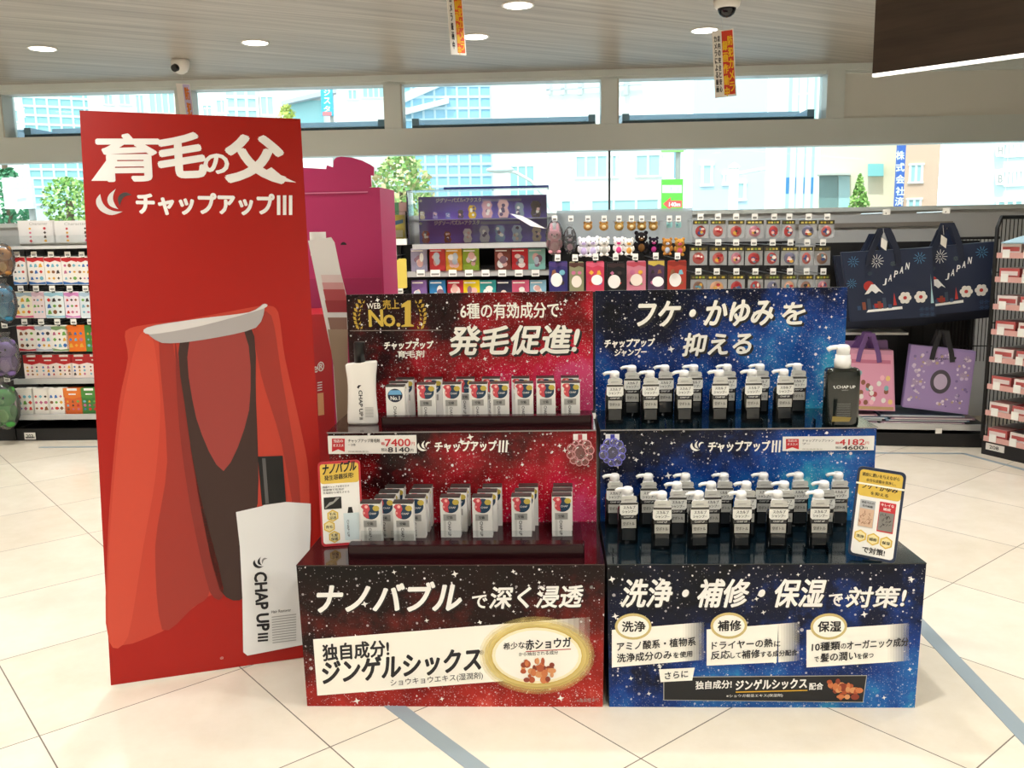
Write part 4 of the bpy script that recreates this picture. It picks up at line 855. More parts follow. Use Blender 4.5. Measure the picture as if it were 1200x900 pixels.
# plush toys in clear bags at the far left
LG2 = shelf_unit('wall_shelving', 'black wall shelving at the left edge holding bagged plush toys', -1.4, .11, 0, .42, 1.345, [(.185, .0)])
def plush_mesh(q, s, col, belly=None, ear='round', tilt=0.0, c=(0, 0, 0)):
    m, bm = mat(col, .95, .1), mat(belly or col, .95, .1); x, y, z = c
    q.ell((x, y, z + .30 * s), (.23 * s, .18 * s, .28 * s), m); q.ell((x, y - .01 * s, z + .70 * s), (.27 * s, .22 * s, .23 * s), m)
    q.ell((x, y - .2 * s, z + .64 * s), (.11 * s, .07 * s, .08 * s), bm, 10, 6); q.ell((x, y - .12 * s, z + .28 * s), (.15 * s, .09 * s, .18 * s), bm, 10, 6)
    for d in (-1, 1):
        if ear == 'round': q.ell((x + d * .2 * s, y, z + .9 * s), (.09 * s, .05 * s, .09 * s), m, 10, 6)
        else: q.ell((x + d * .13 * s, y, z + 1.0 * s), (.065 * s, .045 * s, .19 * s), m, 10, 6)
        q.ell((x + d * .24 * s, y - .06 * s, z + .38 * s), (.08 * s, .08 * s, .16 * s), m, 10, 6); q.ell((x + d * .15 * s, y - .1 * s, z + .07 * s), (.1 * s, .13 * s, .08 * s), m, 10, 6)
def eyes(q, s, c, m=None):
    for d in (-1, 1): q.ell((c[0] + d * .1 * s, c[1] - .205 * s, c[2] + .73 * s), (.028 * s, .02 * s, .034 * s), m or BLACK, 8, 5)
    q.ell((c[0], c[1] - .262 * s, c[2] + .665 * s), (.03 * s, .02 * s, .02 * s), m or BLACK, 8, 5)
def plush(px, ytop, ybot, v, label, col, belly, ear, group, bagged, name='plush_toy'):
    P = on(v); a, b = P.px(px, ybot), P.px(px, ytop); s = (b[1] - a[1]) / (1.0 if ear == 'round' else 1.19); M = W.M @ Matrix.Translation((a[0], v + .1 * s, a[1])); fr = Frame(None, M=M)
    o = thing(name, label, 'plush toy', fr, group); q = MB(); plush_mesh(q, s, col, belly, ear); q.build('plush_body', o); e = MB(); eyes(e, s, (0, 0, 0), BLACK if sum(lin(col)[:3]) > .15 else WHITE); e.build('face', o)
    if bagged:
        g = MB(); H = b[1] - a[1]; g.ell((0, 0, H * .5), (.36 * s, .3 * s, H * .6), BAGFILM, 14, 9); g.prism(Panel(Frame((0, 0, 0)), 0), [(-.1 * s, H * 1.05), (.1 * s, H * 1.05), (.16 * s, H * 1.2), (-.16 * s, H * 1.2)], .004, BAGFILM); g.build('clear_bag', o)
    return o
for px, y0, y1, c_, b_, w_ in ((5, 288, 322, '#b07c44', '#d8b070', 'tan plush toy in a clear bag, topmost at the left edge'), (5, 335, 376, '#3f86a8', '#5aa0be', 'blue plush toy in a clear bag at the left edge, below the tan one'), (8, 398, 440, '#7f6aa0', '#9a86b8', 'purple plush toy in a clear bag at the left edge'), (6, 453, 500, '#4f9a4c', '#79b86a', 'green plush toy in a clear bag, lowest at the left edge')):
    plush(px, y0, y1, -.12, w_, c_, b_, 'round', 'bagged plush toys', True)
for y in (321, 381, 444): tag_px(LG2, (-1, 5, 8)[(321, 381, 444).index(y)], y, -.02, 6, 7, .4)
# ---------------- magenta display seen from behind, and the red one beside the standee
MAG, MAG2 = mat('#b0205e', .5), mat('#a01a54', .5)
fr = Frame(None, M=Matrix.Translation(F0.at(400, 400, 3.75) * 0 + Vector((-.72, 3.75, 0))) @ Matrix.Rotation(math.radians(-4), 4, 'Z'))
o = thing('cardboard_display', 'tall magenta cardboard display with scalloped top behind the red standee', 'display stand', fr); P = Panel(fr, 0)
q = MB(); a, b = P.px(340, 228), P.px(445, 223); q.box(a[0], b[0], 0, .3, 0, b[1], MAG); q.box(b[0] - .05, b[0], 0, .3, b[1], b[1] + .012, MAG); q.build('body', o)
q = MB(); pts = [P.px(*p) for p in [(340, 226), (340, 196), (356, 196.5), (382, 198), (383, 193.5), (390.5, 196), (390.8, 188), (394, 184.5), (400, 183.5), (412, 184.5), (424, 188), (434, 193), (438.3, 196), (438.2, 206), (434.5, 205.5), (435.5, 219), (431, 220), (431, 227)]]
q.prism(P, pts, .012, MAG, 0, mat('#f0e6e8', .5)); q.build('scalloped_header', o)
q = MB(); a, b = P.px(340, 226.8), P.px(431, 227.2); q.box(a[0], b[0], -.003, 0, a[1] - .003, a[1] + .002, mat('#d87aa0', .5)); q.build('fold_line', o); q = MB()
pts = [P.px(399 + dx, 287 - dy) for dx, dy in ((0, 0), (.8, 2), (2.5, 3.2), (4.5, 3.2), (6.5, 2), (7.4, 0))]; q.poly(P, pts, BLACK, 2); q.build('hand_slot', o); q = MB()
a, b = P.px(340, 327), P.px(446.5, 324); q.box(a[0], b[0], -.004, 0, a[1] - .3, a[1], MAG2); q.build('lower_panel', o)
fr2 = Frame(None, M=Matrix.Translation((-.80, 3.30, 0)) @ Matrix.Rotation(math.radians(12), 4, 'Z')); P = Panel(fr2, 0)
o = thing('cardboard_display', 'red cardboard display with a white side panel squeezed between standee and red product display', 'display stand', fr2)
RED2 = mat('#b81c24', .4)
q = MB(); a, b = P.px(352, 500), P.px(386, 368); q.box(a[0], b[0], 0, .3, 0, b[1], RED2); q.build('body', o)
t = MB(); t.ptext(P, 'e®', (368, 437), (380, 434), 11, WHITE, 2, .02)
for i in range(4): t.ppoly(P, [(372, 448 + i * 3), (377.5, 447 + i * 3), (377.5, 448.3 + i * 3), (372, 449.3 + i * 3)], WHITE, 2)
t.ppoly(P, [(372, 461), (379, 460), (380, 486), (373, 487)], mat('#e8b080', .5), 2); t.build('lettering', o)
q = MB(); pts = [P.px(*p) for p in [(361, 282), (388, 278), (392, 284), (399, 318), (407, 350), (408, 500), (395, 505), (390, 420), (382, 382)]]
q.prism(P, pts, .006, mat('#ecebea', .35), .02); Q2 = Panel(fr2, -.0205)
for i, (y0, c_) in enumerate(((322, '#e4cfcf'), (331, '#d49a9c'), (339, '#b2484e'), (352, '#9a2a34'), (372, '#8e6a5c'))):
    xs = (376 + (y0 - 322) * .16, 400 + (y0 - 322) * .22); q.ppoly(Q2, [(xs[0], y0), (min(406.5, xs[1]), y0), (min(407, xs[1] + 3), y0 + 14), (xs[0] + 3, y0 + 14)], mat(c_, .4), 1 + i)
q.ppoly(Q2, [(384, 386), (407.5, 386), (407.5, 498), (396, 502), (391, 430)], mat('#a48e78', .4), 7)
q.build('side_panel', o, label='white to red printed side panel')
q = MB(); q.cyl((P.px(361, 0)[0] - .01, .05, P.px(361, 272)[1]), (P.px(361, 0)[0] - .01, .05, P.px(361, 300)[1]), .03, .03, 14, WHITE); q.build('white_roll', o)
# ---------------- centre shelving: puzzles and acrylic stands
CV = -.08
CG = shelf_unit('wall_shelving', 'black shelving with puzzle boxes under the purple showcase', 2.80, 3.90, CV, .42, 1.315, [(.19, CV), (.55, CV + .03), (.90, CV + .03), (1.135, CV + .03)])
MB().box(2.98, 3.895, CV - .005, .42, 1.285, 1.318, RAIL).build('top_shelf', CG)
P = on(CV + .06); SHW = thing('acrylic_showcase', 'clear showcase with purple printed backing above the puzzle shelves', 'showcase', W)
a, b = P.px(484, 279), P.px(637, 231); PUR = mat('#8a78d6', .4)
V2 = CV + .3; q = MB(); A, B = (a[0], 1.3185), (b[0], on(V2).px(560, 229.5)[1]); ZM = on(V2 - .14).px(560, 256.3)[1]; q.box(A[0] + .01, B[0] + .02, V2, V2 + .012, A[1], B[1], PUR); q.box(A[0] + .01, B[0] + .02, V2 - .14, V2, ZM - .005, ZM, mat('#cfd2ea', .3)); q.build('purple_backing', SHW)
q = MB(); x0, x1, z0, z1 = A[0] - .03, B[0] + .035, 1.3185, B[1] + .03
q.box(x0, x1, CV + .03, CV + .034, z0, z1, ACRYL); q.box(x0, x0 + .004, CV + .034, V2 + .016, z0, z1, ACRYL); q.box(x1 - .004, x1, CV + .034, V2 + .016, z0, z1, ACRYL); q.box(x0, x1, CV + .03, V2 + .02, z1, z1 + .004, ACRYL); q.build('clear_case', SHW)
q = MB(); q.box(x0 + .22, x1, V2 - .04, V2 + .02, z1 + .012, z1 + .03, mat('#2c3a78', .4)); q.box(x0 + .22, x0 + .24, V2 - .02, V2, z1 + .004, z1 + .012, ACRYL); q.build('top_strip', SHW)
t = MB(); PT = on(V2)
for y, x0_ in ((237.5, 511), (264, 509)):
    t.ptext(PT, 'ジグソーパズル×アクスタ', (x0_, y), (x0_ + 53, y - 1), 5, WHITE, 2, .05); t.ppoly(PT, [(x0_ + 54, y - 4.5), (x0_ + 100, y - 5), (x0_ + 100, y - 2), (x0_ + 54, y - 1)], mat('#b8b4dc', .4), 1); t.poval(PT, 493, y - 2, 1.6, 1.6, WHITE, 2)
t.build('lettering', SHW)
sh = on(V2 - .09)
for row, yb, xs in (('upper tier', 255.5, [(495, 10, '#d8c8a8'), (510, 9, '#a8a4d8'), (525, 8, '#8a9cd8'), (540, 11, '#5a5854'), (553.5, 16, '#e2b628'), (571, 21, '#dca8b4'), (590, 22, '#e4b8b8'), (609, 18, '#8a9aa8'), (628, 20, '#4a3c3c')]), ('lower tier', 278.5, [(499, 15, '#a84a34'), (524.5, 14, '#8a5a34'), (548, 17, '#dcdcd8'), (568, 20, '#b8b0c0'), (586, 20, '#8aa4d0'), (606, 20, '#b4c4e4'), (629, 18, '#c0a898')])):
    for i, (x, h, c_) in enumerate(xs):
        vv = V2 - .09 if row == 'upper tier' else V2 - .11; PX = on(vv); a = PX.px(x, yb); b = PX.px(x, yb - h); k = abs(PX.px(x + 1, yb)[0] - a[0]); hh = b[1] - a[1]; zb = ZM + .0005 if row == 'upper tier' else 1.3185
        fr = Frame(None, M=W.M @ Matrix.Translation((a[0], vv, zb))); Q = Panel(fr, 0); wd = max(.02, hh * .36)
        o = thing('acrylic_stand', 'small acrylic stand figure on the %s of the purple showcase, %s' % (row, ('leftmost', 'second from left', 'third from left', 'fourth from left', 'fifth from left', 'sixth from left', 'seventh from left', 'eighth from left', 'ninth from left')[i]), 'acrylic stand', fr, 'acrylic stand figures')
        MB().prism(Q, [(-wd * .7, 0), (wd * .7, 0), (wd * .7, .004), (-wd * .7, .004)], .03, ACRYL, .015).build('base', o)
        out = [(-wd * .6, .004), (wd * .6, .004), (wd * .9, hh * .3), (wd * .6, hh * .55), (wd * .85, hh * .75), (wd * .5, hh * .98), (-wd * .5, hh), (-wd * .9, hh * .75), (-wd * .65, hh * .5), (-wd * .85, hh * .25)]
        q = MB(); q.prism(Q, out, .003, mat(c_, .3)); r = random.Random(i * 7 + int(yb))
        for j in range(5): q.oval(Q, (r.uniform(-.4, .4) * wd, hh * r.uniform(.2, .85)), wd * .28, hh * .1, mat(r.choice(['#f2e8e4', '#e8c0b8', c_, '#6a5a7a', '#f0f0f0']), .3), 1 + j * .2, 10)
        q.build('printed_plate', o)
q = MB(); q.prism(on(CV + .028), [on(CV + .028).px(*p) for p in [(597, 250), (612, 253), (640, 268), (622, 265)]], .001, mat('#f4f4f4', .3)); q.build('loose_flap', SHW, label='white folded flap on the clear front')
# boxes
bx1 = [((481, 500), '#9a94ac', 'lilac grey'), ((503, 521.5), '#c43834', 'red'), ((522, 541), '#e0a02c', 'orange yellow'), ((542, 561), '#8aa22c', 'lime green'), ((579.5, 598.5), '#7a3a30', 'brown'), ((599.5, 618.5), '#c4262c', 'bright red'), ((619, 639), '#8ec4b8', 'mint')]
bx2 = [((482, 500), '#7a5a9a', 'purple'), ((503, 522), '#2a7ab4', 'blue'), ((524, 543), '#b02438', 'crimson'), ((543, 562), '#e4c81c', 'yellow'), ((562, 581), '#2a9494', 'teal'), ((582, 600), '#262840', 'navy'), ((600, 620), '#cc5a7a', 'pink'), ((621, 640), '#86b4cc', 'light blue')]
PZ = on(CV + .045)
for rn, z, y0, lst in (('upper', 1.1355, 291.5, bx1), ('second', .9005, 328.5, bx2)):
    for i, ((a_, b_), c_, cn_) in enumerate(lst):
        a, b = PZ.px(a_, y0), PZ.px(b_, y0); h = a[1] - z; w2 = (b[0] - a[0]) / 2; cxx = (a[0] + b[0]) / 2
        fr = Frame(None, M=W.M @ Matrix.Translation((cxx, CV + .045, z))); Q = Panel(fr, 0); o = thing('puzzle_box', '%s puzzle box standing on the %s puzzle shelf under the purple showcase' % (cn_, rn), 'puzzle box', fr, 'puzzle boxes')
        q = MB(); q.box(-w2, w2, 0, .05, 0, h, mat(c_, .35)); q.build('carton', o); t = MB(); r = random.Random(i + int(z * 99))
        for j in range(7): t.oval(Q, (r.uniform(-.35, .35) * w2, h * r.uniform(.25, .7)), w2 * r.uniform(.25, .45), h * r.uniform(.1, .2), mat(r.choice(['#f0ece8', '#e8d0c8', '#f6f4f0', '#8a6a7a', '#e0b0a8', '#c8d4e0']), .35), 1 + j * .2, 12)
        t.poly(Q, [(-w2 * .9, h * .88), (w2 * .5, h * .88), (w2 * .5, h * .93), (-w2 * .9, h * .93)], mat('#f4efe8', .4), 1); t.build('printed_front', o)
for x in (493, 510, 530.5, 549.5, 569, 588.5, 608, 627.5): tag_px(CG, x, 320, CV + .01, 11 if x == 510 else 9, 8)
q = MB(); q.box(2.99, 3.89, CV + .012, CV + .015, 1.135, 1.175, ACRYL); q.build('clear_guard', CG)
# small clear case with yellow boxes, and hanging yellow packs left of the puzzles
P = on(CV + .05); a, b = P.px(447, 285), P.px(476, 248)
o = thing('small_showcase', 'small clear acrylic case with white base left of the purple showcase', 'showcase', W); q = MB(); zb = 1.3155
q.box(a[0], b[0], CV + .02, CV + .26, zb, zb + .04, WHITE); q.build('base', o); q = MB(); q.box(a[0], b[0], CV + .03, CV + .033, zb + .04, b[1], ACRYL); q.box(b[0] - .003, b[0], CV + .033, CV + .25, zb + .04, b[1], ACRYL); q.box(a[0], b[0], CV + .03, CV + .25, b[1], b[1] + .003, ACRYL); q.build('clear_case', o)
t = MB(); PP = on(CV + .02); t.poly(PP, [(a[0] + .02, zb + .01), (a[0] + .035, zb + .01), (a[0] + .035, zb + .03), (a[0] + .02, zb + .03)], PRED, 1); t.build('label_print', o)
for x0_, x1_, c_, l in ((449, 453, '#b84a3c', 'small red box inside the small clear case'), (456, 474, '#d8c23c', 'yellow printed box inside the small clear case')):
    A_, B_ = on(CV + .1).px(x0_, 252 if x1_ > 460 else 264), on(CV + .1).px(x1_, 252); q = MB(); q.box(A_[0], B_[0], CV + .1, CV + .15, zb + .0405, A_[1], mat(c_, .4)); oo = q.build('toy_box', None, W, label=l, category='box'); t = MB(); PX = on(CV + .1); w_ = B_[0] - A_[0]; hh = A_[1] - zb - .04
    t.poly(PX, [(A_[0] + w_ * .1, zb + .05 + hh * .45), (B_[0] - w_ * .1, zb + .05 + hh * .6), (B_[0] - w_ * .1, zb + .05 + hh * .75), (A_[0] + w_ * .1, zb + .05 + hh * .65)], mat('#3a6a8a', .4), 1); t.poly(PX, [(A_[0] + w_ * .15, zb + .05), (B_[0] - w_ * .15, zb + .05), (B_[0] - w_ * .15, zb + .05 + hh * .3), (A_[0] + w_ * .15, zb + .05 + hh * .3)], mat('#f0e8c0', .4), 1); t.build('printed_front', oo)
q = MB(); A_, B_ = on(.3).px(449, 244), on(.3).px(480, 237); q.box(A_[0], A_[0] + .11, .3, .31, 1.3155, B_[1], mat('#4a7a56', .5)); q.box(A_[0] + .11, B_[0], .3, .31, 1.3155, B_[1], mat('#b08a84', .5)); oo = q.build('notice_strip', None, W, label='green and brown card standing behind the small clear case', category='card')
for x0_, x1_, y0_, y1_, c_, l in ((446.5, 453, 304, 340, '#a8c0a0', 'pale green hanging pack left of the yellow pack'), (454.5, 476.5, 303, 338, '#dcc65c', 'yellow hanging pack left of the puzzle boxes')):
    oo = pack(x0_, x1_, y0_, y1_, CV + .0, l, None, None, c_, 5, 'packs left of the puzzles', n=1, name='hanging_pack', cat='hanging pack')
for x, y in ((461.5, 298), (469, 341)): tag_px(CG, x, y, CV - .005, 6.5, 6, .4)
# ---------------- plush and pouches
PV = -.16
PG = shelf_unit('wall_shelving', 'black pegboard shelving with little plush toys and blister packs', 3.92, 5.58, PV, .42, 1.29, [(.19, PV)])
q = MB(); a, b = on(.3).px(638, 247), on(.3).px(806, 290); q.box(3.93, 4.86, .30, .306, 1.29, a[1] + .0, thin_glass('frosted_screen', '#dfe8ec', .8, .2, 1.45, .5)); q.build('frosted_screen', PG)
def kplush(px, y0, y1, c_, b_, ear, lab): return plush(px, y0, y1, PV - .06, lab, c_, b_, ear, 'small hanging plush toys', False)
for px, y0, y1, c_, b_, ear, lab, bag in ((650, 261, 297, '#dc9aa6', '#e8b8c0', 'long', 'pink long-eared plush in a clear pouch, leftmost of the small plush row', 1), (668, 268, 296, '#2c2a32', '#c8a0b4', 'long', 'black and pink long-eared plush in a clear pouch beside the pink one', 1), (684, 277, 301, '#e6e4ec', '#b8a8d0', 'round', 'white and lilac plush, first of the four white ones', 0), (695, 276, 301, '#eeeef2', '#c0b4d8', 'round', 'white plush pressed against the white and lilac one', 0), (708, 277, 300, '#e8e6e2', '#a8a8a0', 'round', 'white plush with grey belly in the small plush row', 0), (725, 277, 299, '#f0eaea', '#d84a86', 'round', 'white plush with deep pink belly in the small plush row', 0), (737, 278, 299.5, '#f0eee8', '#d8a050', 'round', 'white plush with orange belly beside a black plush', 0), (751.5, 270, 298, '#1c1a1c', '#6a4a28', 'round', 'tall black plush with brown belly in the small plush row', 0), (766, 277, 298, '#1a1620', '#b03a80', 'round', 'black plush with magenta belly in the small plush row', 0), (782, 278, 299, '#b07a3c', '#b8bcc8', 'round', 'tan plush with grey belly, second from right of the small plush row', 0), (796.5, 278, 300, '#b8843c', '#c85a68', 'round', 'tan plush with rosy belly, rightmost of the small plush row', 0)):
    o = plush(px, y0, y1, PV - .06, lab, c_, b_, ear, 'small hanging plush toys', bool(bag))
for i, (px, c_) in enumerate(((689, '#a87a3c'), (707.5, '#b0803c'), (725.5, '#a8823c'), (740, '#a87c38'), (752, '#9a7430'), (765.5, '#a47c38'))):
    a, b = on(PV - .02).px(px, 271), on(PV - .02).px(px, 260); h = b[1] - a[1]; fr = Frame(None, M=W.M @ Matrix.Translation((a[0], PV - .02, a[1])))
    o = thing('keychain_charm', 'round golden brown charm hanging above the plush row, %s from left' % ORD[i], 'keychain', fr, 'golden brown charms'); q = MB(); q.ell((0, 0, h * .5), (h * .5, .02, h * .46), mat(c_, .8)); [q.ell((d * h * .34, 0, h * .9), (h * .16, .012, h * .16), mat(c_, .8), 8, 6) for d in (-1, 1)]; q.build('charm_body', o)
    q = MB(); q.ell((0, -.015, h * .48), (h * .24, .012, h * .2), mat('#e0c898', .8), 10, 6); q.build('muzzle', o); q = MB(); q.cyl((0, 0, h * .95), (0, 0, h * 1.3), .003, None, 6, mat('#b8b8b8', .3, .5, .8)); q.build('loop', o)
for i, px in enumerate((784.5, 795)):
    oo = pack(px - 3.6, px + 3.6, 259.5, 267, PV - .02, 'pale teal small pack hanging at the right end of the charms, %s' % ('left one', 'right one'[0:9])[i], None, None, '#8cc4c4', i, 'pale teal packs', n=1, name='small_pack', cat='small pack')
for px in (650, 669, 689, 708, 725.5, 740, 752, 766, 784.5, 795): tag_px(PG, px, 256, PV - .045, 6, 7, .4)
for px, y in ((653.5, 302), (674, 302), (698, 301), (721.5, 301), (744.5, 301), (768.5, 300), (794, 300)): tag_px(PG, px, y, PV - .1, 6.5, 8, .4)
for i, (x0_, x1_, y0_, y1_, c_, tp, l) in enumerate(((643, 665.5, 306, 338, '#34306a', '#4a3a72', 'navy violet pouch, leftmost below the plush row'), (667, 684.5, 306.5, 338, '#8a8a6a', '#5a3a34', 'olive grey pouch below the plush row'), (686.5, 708.5, 306, 338, '#c8405a', '#d8607a', 'rose red pouch below the plush row'), (711, 732.5, 307, 338, '#1c1c1e', '#3a2a2c', 'black pouch below the plush row'), (734, 757.5, 305.5, 338, '#c87a8c', '#b84a5a', 'pink pouch below the plush row'), (759, 779, 304, 338, '#4a3450', '#c8b050', 'dark violet pouch with gold trim below the plush row'), (781.5, 805, 305, 338, '#a83a2c', '#8a2a20', 'rust red pouch, rightmost below the plush row'))):
    oo = pack(x0_, x1_, y0_, y1_ + 4, PV - .06, l, tp, None, c_, 500 + i, 'pouches below the plush row', th=.02, n=4, name='printed_pouch', cat='pouch'); t = MB(); P = on(PV - .06)
    inv = oo.matrix_world.inverted()
    t.poval(P, (x0_ + x1_) / 2 + (i % 3 - 1) * 2, 328 + i % 2 * 2, (x1_ - x0_) * (.3 + .04 * (i % 2)), 8 - i % 3, mat(('#eeeae6', '#e8dcd0', '#f4f0f0')[i % 3], .4), 5); t.v = [inv @ (W.M @ v) for v in t.v]; t.build('printed_patch', oo)
# blister packs with dark header cards
PF = thin_glass('pack_film', '#eef0f2', 1, .12, 1.5, .35)
HB, CLR = mat('#3a3620', .5), mat('#d4d6d8', .2)
rowsP = [('top row', 258, 279, [(812, 830), (832.5, 850.5), (853, 872.5), (874, 895), (898, 914.5), (916, 932), (936, 957.5), (959, 978)], 254, 0), ('middle row', 289, 311, [(808, 829), (831.5, 852), (853.5, 872), (873, 894), (895.5, 913.5), (915, 936), (937, 953), (953.5, 973.5)], 284, 0), ('bottom row', 322, 341, [(809, 828), (828, 852), (853, 873), (876, 894.5), (895.5, 914.5), (915.5, 934), (935, 953.5), (955, 973)], 318, 1)]
for rn, y0, y1, xs, ty, cut in rowsP:
    for i, (a_, b_) in enumerate(xs):
        v = PV - .02; P = on(v); a, b = P.px(a_, y1 + (5 if cut else 0)), P.px(b_, y0); w2 = (b[0] - a[0]) / 2; h = b[1] - a[1]; sl = (i - 3.5) * -.0
        fr = Frame(None, M=W.M @ Matrix.Translation((a[0] + w2, v, a[1]))); Q = Panel(fr, 0)
        o = thing('pin_pack', 'clear pack with dark header in the %s of peg wall, %s' % (rn, sides(8, i)), 'blister pack', fr, 'clear packs with dark header cards')
        q = MB(); q.box(-w2, w2, 0, .006, 0, h * .78, PF); q.build('clear_pouch', o);
        q = MB(); q.box(-w2, w2, -.002, .008, h * .78, h, HB); r = random.Random(i * 31 + int(y0)); 
        for j in range(4): q.poly(Panel(Frame((0, 0, 0)), -.002), [(-w2 * .8 + j * w2 * .42, h * .83), (-w2 * .8 + j * w2 * .42 + w2 * .3, h * .83), (-w2 * .8 + j * w2 * .42 + w2 * .3, h * .93), (-w2 * .8 + j * w2 * .42, h * .93)], mat(r.choice(['#c0a838', '#8a9a3a', '#d0c060', '#6a5a2a']), .5), 1)
        q.build('header_card', o)
        q = MB(); bc = r.choice(['#b8605a', '#a83a3a', '#8a6a5a', '#6a6a80', '#c89a7a', '#b87a8a']); q.ell((0, 0.003, h * .38), (w2 * .72, .01, h * .33), mat(bc, .3), 14, 8); Q5 = Panel(Frame((0, 0, 0)), -.009)
        for j in range(6): q.oval(Q5, (r.uniform(-.35, .35) * w2, h * r.uniform(.22, .54)), w2 * r.uniform(.12, .28), h * r.uniform(.05, .1), mat(r.choice(['#e8dcd0', '#3a4a7a', '#d0a040', '#a8242c', '#e4b0a8', '#2a2a30', '#5a8a9a']), .35), 1 + j * .3, 10)
        q.build('charm', o)
        tag_px(PG, (a_ + b_) / 2 + (1 if i > 3 else 0), ty, v - .03, 7, 7.5, .4)
# ---------------- right shelving with bags
RF = Frame(W.M @ Vector((5.58, -.30, 0)), YW + math.radians(-7))
RG = shelf_unit('wall_shelving', 'black wire-backed shelving holding the navy tote bags', .04, 1.02, 0, .42, 1.16, [(.145, 0.0)], RF)
q = MB(); q.box(.0, 1.0, .30, .315, 1.16, 1.28, SHK); q.build('top_rail', RG)
q = MB(); GRID = mat('#1c1c1e', .4)
for k in range(14): q.cyl((.82 + k * .022, .34, .5), (.82 + k * .022, .34, 1.30), .0025, None, 6, GRID)
for z in (.6, .9, 1.295): q.cyl((.80, .34, z), (1.13, .34, z), .004 if z < 1.2 else .009, None, 6, GRID)
q.build('wire_grid', RG)
q = MB(); q.box(.1, .55, .1, .3, .70, .715, mat('#c8cac8', .3)); q.build('bright_shelf_edge', RG, label='pale shelf edge behind the bags')
NAVY, NAVY2 = mat('#15233f', .6), mat('#101a30', .7)
def onr(v): return Panel(RF, v)
def bag(corners, v, depth, label, body, strap, group, drawing, harc, name='tote_bag', soff=(.2, .68), strapw=.03):
    P = onr(v); pts = [P.px(*c) for c in corners]; o0 = pts[3]; fr = Frame(None, M=RF.M @ Matrix.Translation((o0[0], v, o0[1]))); o = thing(name, label, 'bag', fr, group); Q = Panel(fr, 0)
    L = [(p[0] - o0[0], p[1] - o0[1]) for p in pts]; q = MB()
    def mixp(s, t): return tuple((L[3][d] * (1 - s) + L[2][d] * s) * (1 - t) + (L[0][d] * (1 - s) + L[1][d] * s) * t for d in (0, 1))
    NX, NZ = 8, 6; vs = []
    for j in range(NZ + 1):
        for i in range(NX + 1):
            p = mixp(i / NX, j / NZ); bulge = .0; vs.append((p[0], 0, p[1]))
    fs = [(j * (NX + 1) + i, j * (NX + 1) + i + 1, (j + 1) * (NX + 1) + i + 1, (j + 1) * (NX + 1) + i) for j in range(NZ) for i in range(NX)]
    q.add(vs, fs, body); bk = [(x * .985, depth, z) for x, y, z in vs]; q.add(bk, [f[::-1] for f in fs], body)
    rim = [i for i in range(NX + 1)] + [(j + 1) * (NX + 1) + NX for j in range(NZ)] + [NZ * (NX + 1) + i for i in range(NX - 1, -1, -1)] + [j * (NX + 1) for j in range(NZ - 1, 0, -1)]
    n = len(rim); q.add([vs[i] for i in rim] + [bk[i] for i in rim], [(j, i, i + n, j + n) for i, j in ((i, (i + 1) % n) for i in range(n))], body); q.build('bag_body', o)
    for k, yy in enumerate((-.004, depth + .004)):
        a, b = mixp(soff[0], .8), mixp(soff[1], .8); top = harc; m = ((a[0] + b[0]) / 2, max(a[1], b[1]) + top)
        path = [(a[0], yy, a[1]), (a[0] + .01, yy, a[1] + top * .35), (a[0] + (m[0] - a[0]) * .55, yy + .004 * (1 - 2 * k), a[1] + top * .8), (m[0] - .02, yy, m[1]), (m[0] + .02, yy, m[1]), (b[0] - (b[0] - m[0]) * .55, yy, b[1] + top * .8), (b[0] - .01, yy, b[1] + top * .35), (b[0], yy, b[1])]
        h = MB(); h.tube(path, .01, strap, 4, (strapw, .004)); h.build('handle', o)
    if drawing: drawing(o, Q, mixp)
    return o
def burst(t, Q, c, r, m, n=14, layer=1):
    for i in range(n):
        a = 2 * PI * i / n; d = (math.cos(a), math.sin(a)); p = (-d[1], d[0]); w_ = r * .035
        t.poly(Q, [(c[0] + d[0] * r * .3 - p[0] * w_, c[1] + d[1] * r * .3 - p[1] * w_), (c[0] + d[0] * r * .3 + p[0] * w_, c[1] + d[1] * r * .3 + p[1] * w_), (c[0] + d[0] * r + p[0] * w_, c[1] + d[1] * r + p[1] * w_), (c[0] + d[0] * r - p[0] * w_, c[1] + d[1] * r - p[1] * w_)], m, layer)
    t.oval(Q, c, r * .09, r * .09, m, layer, 10)
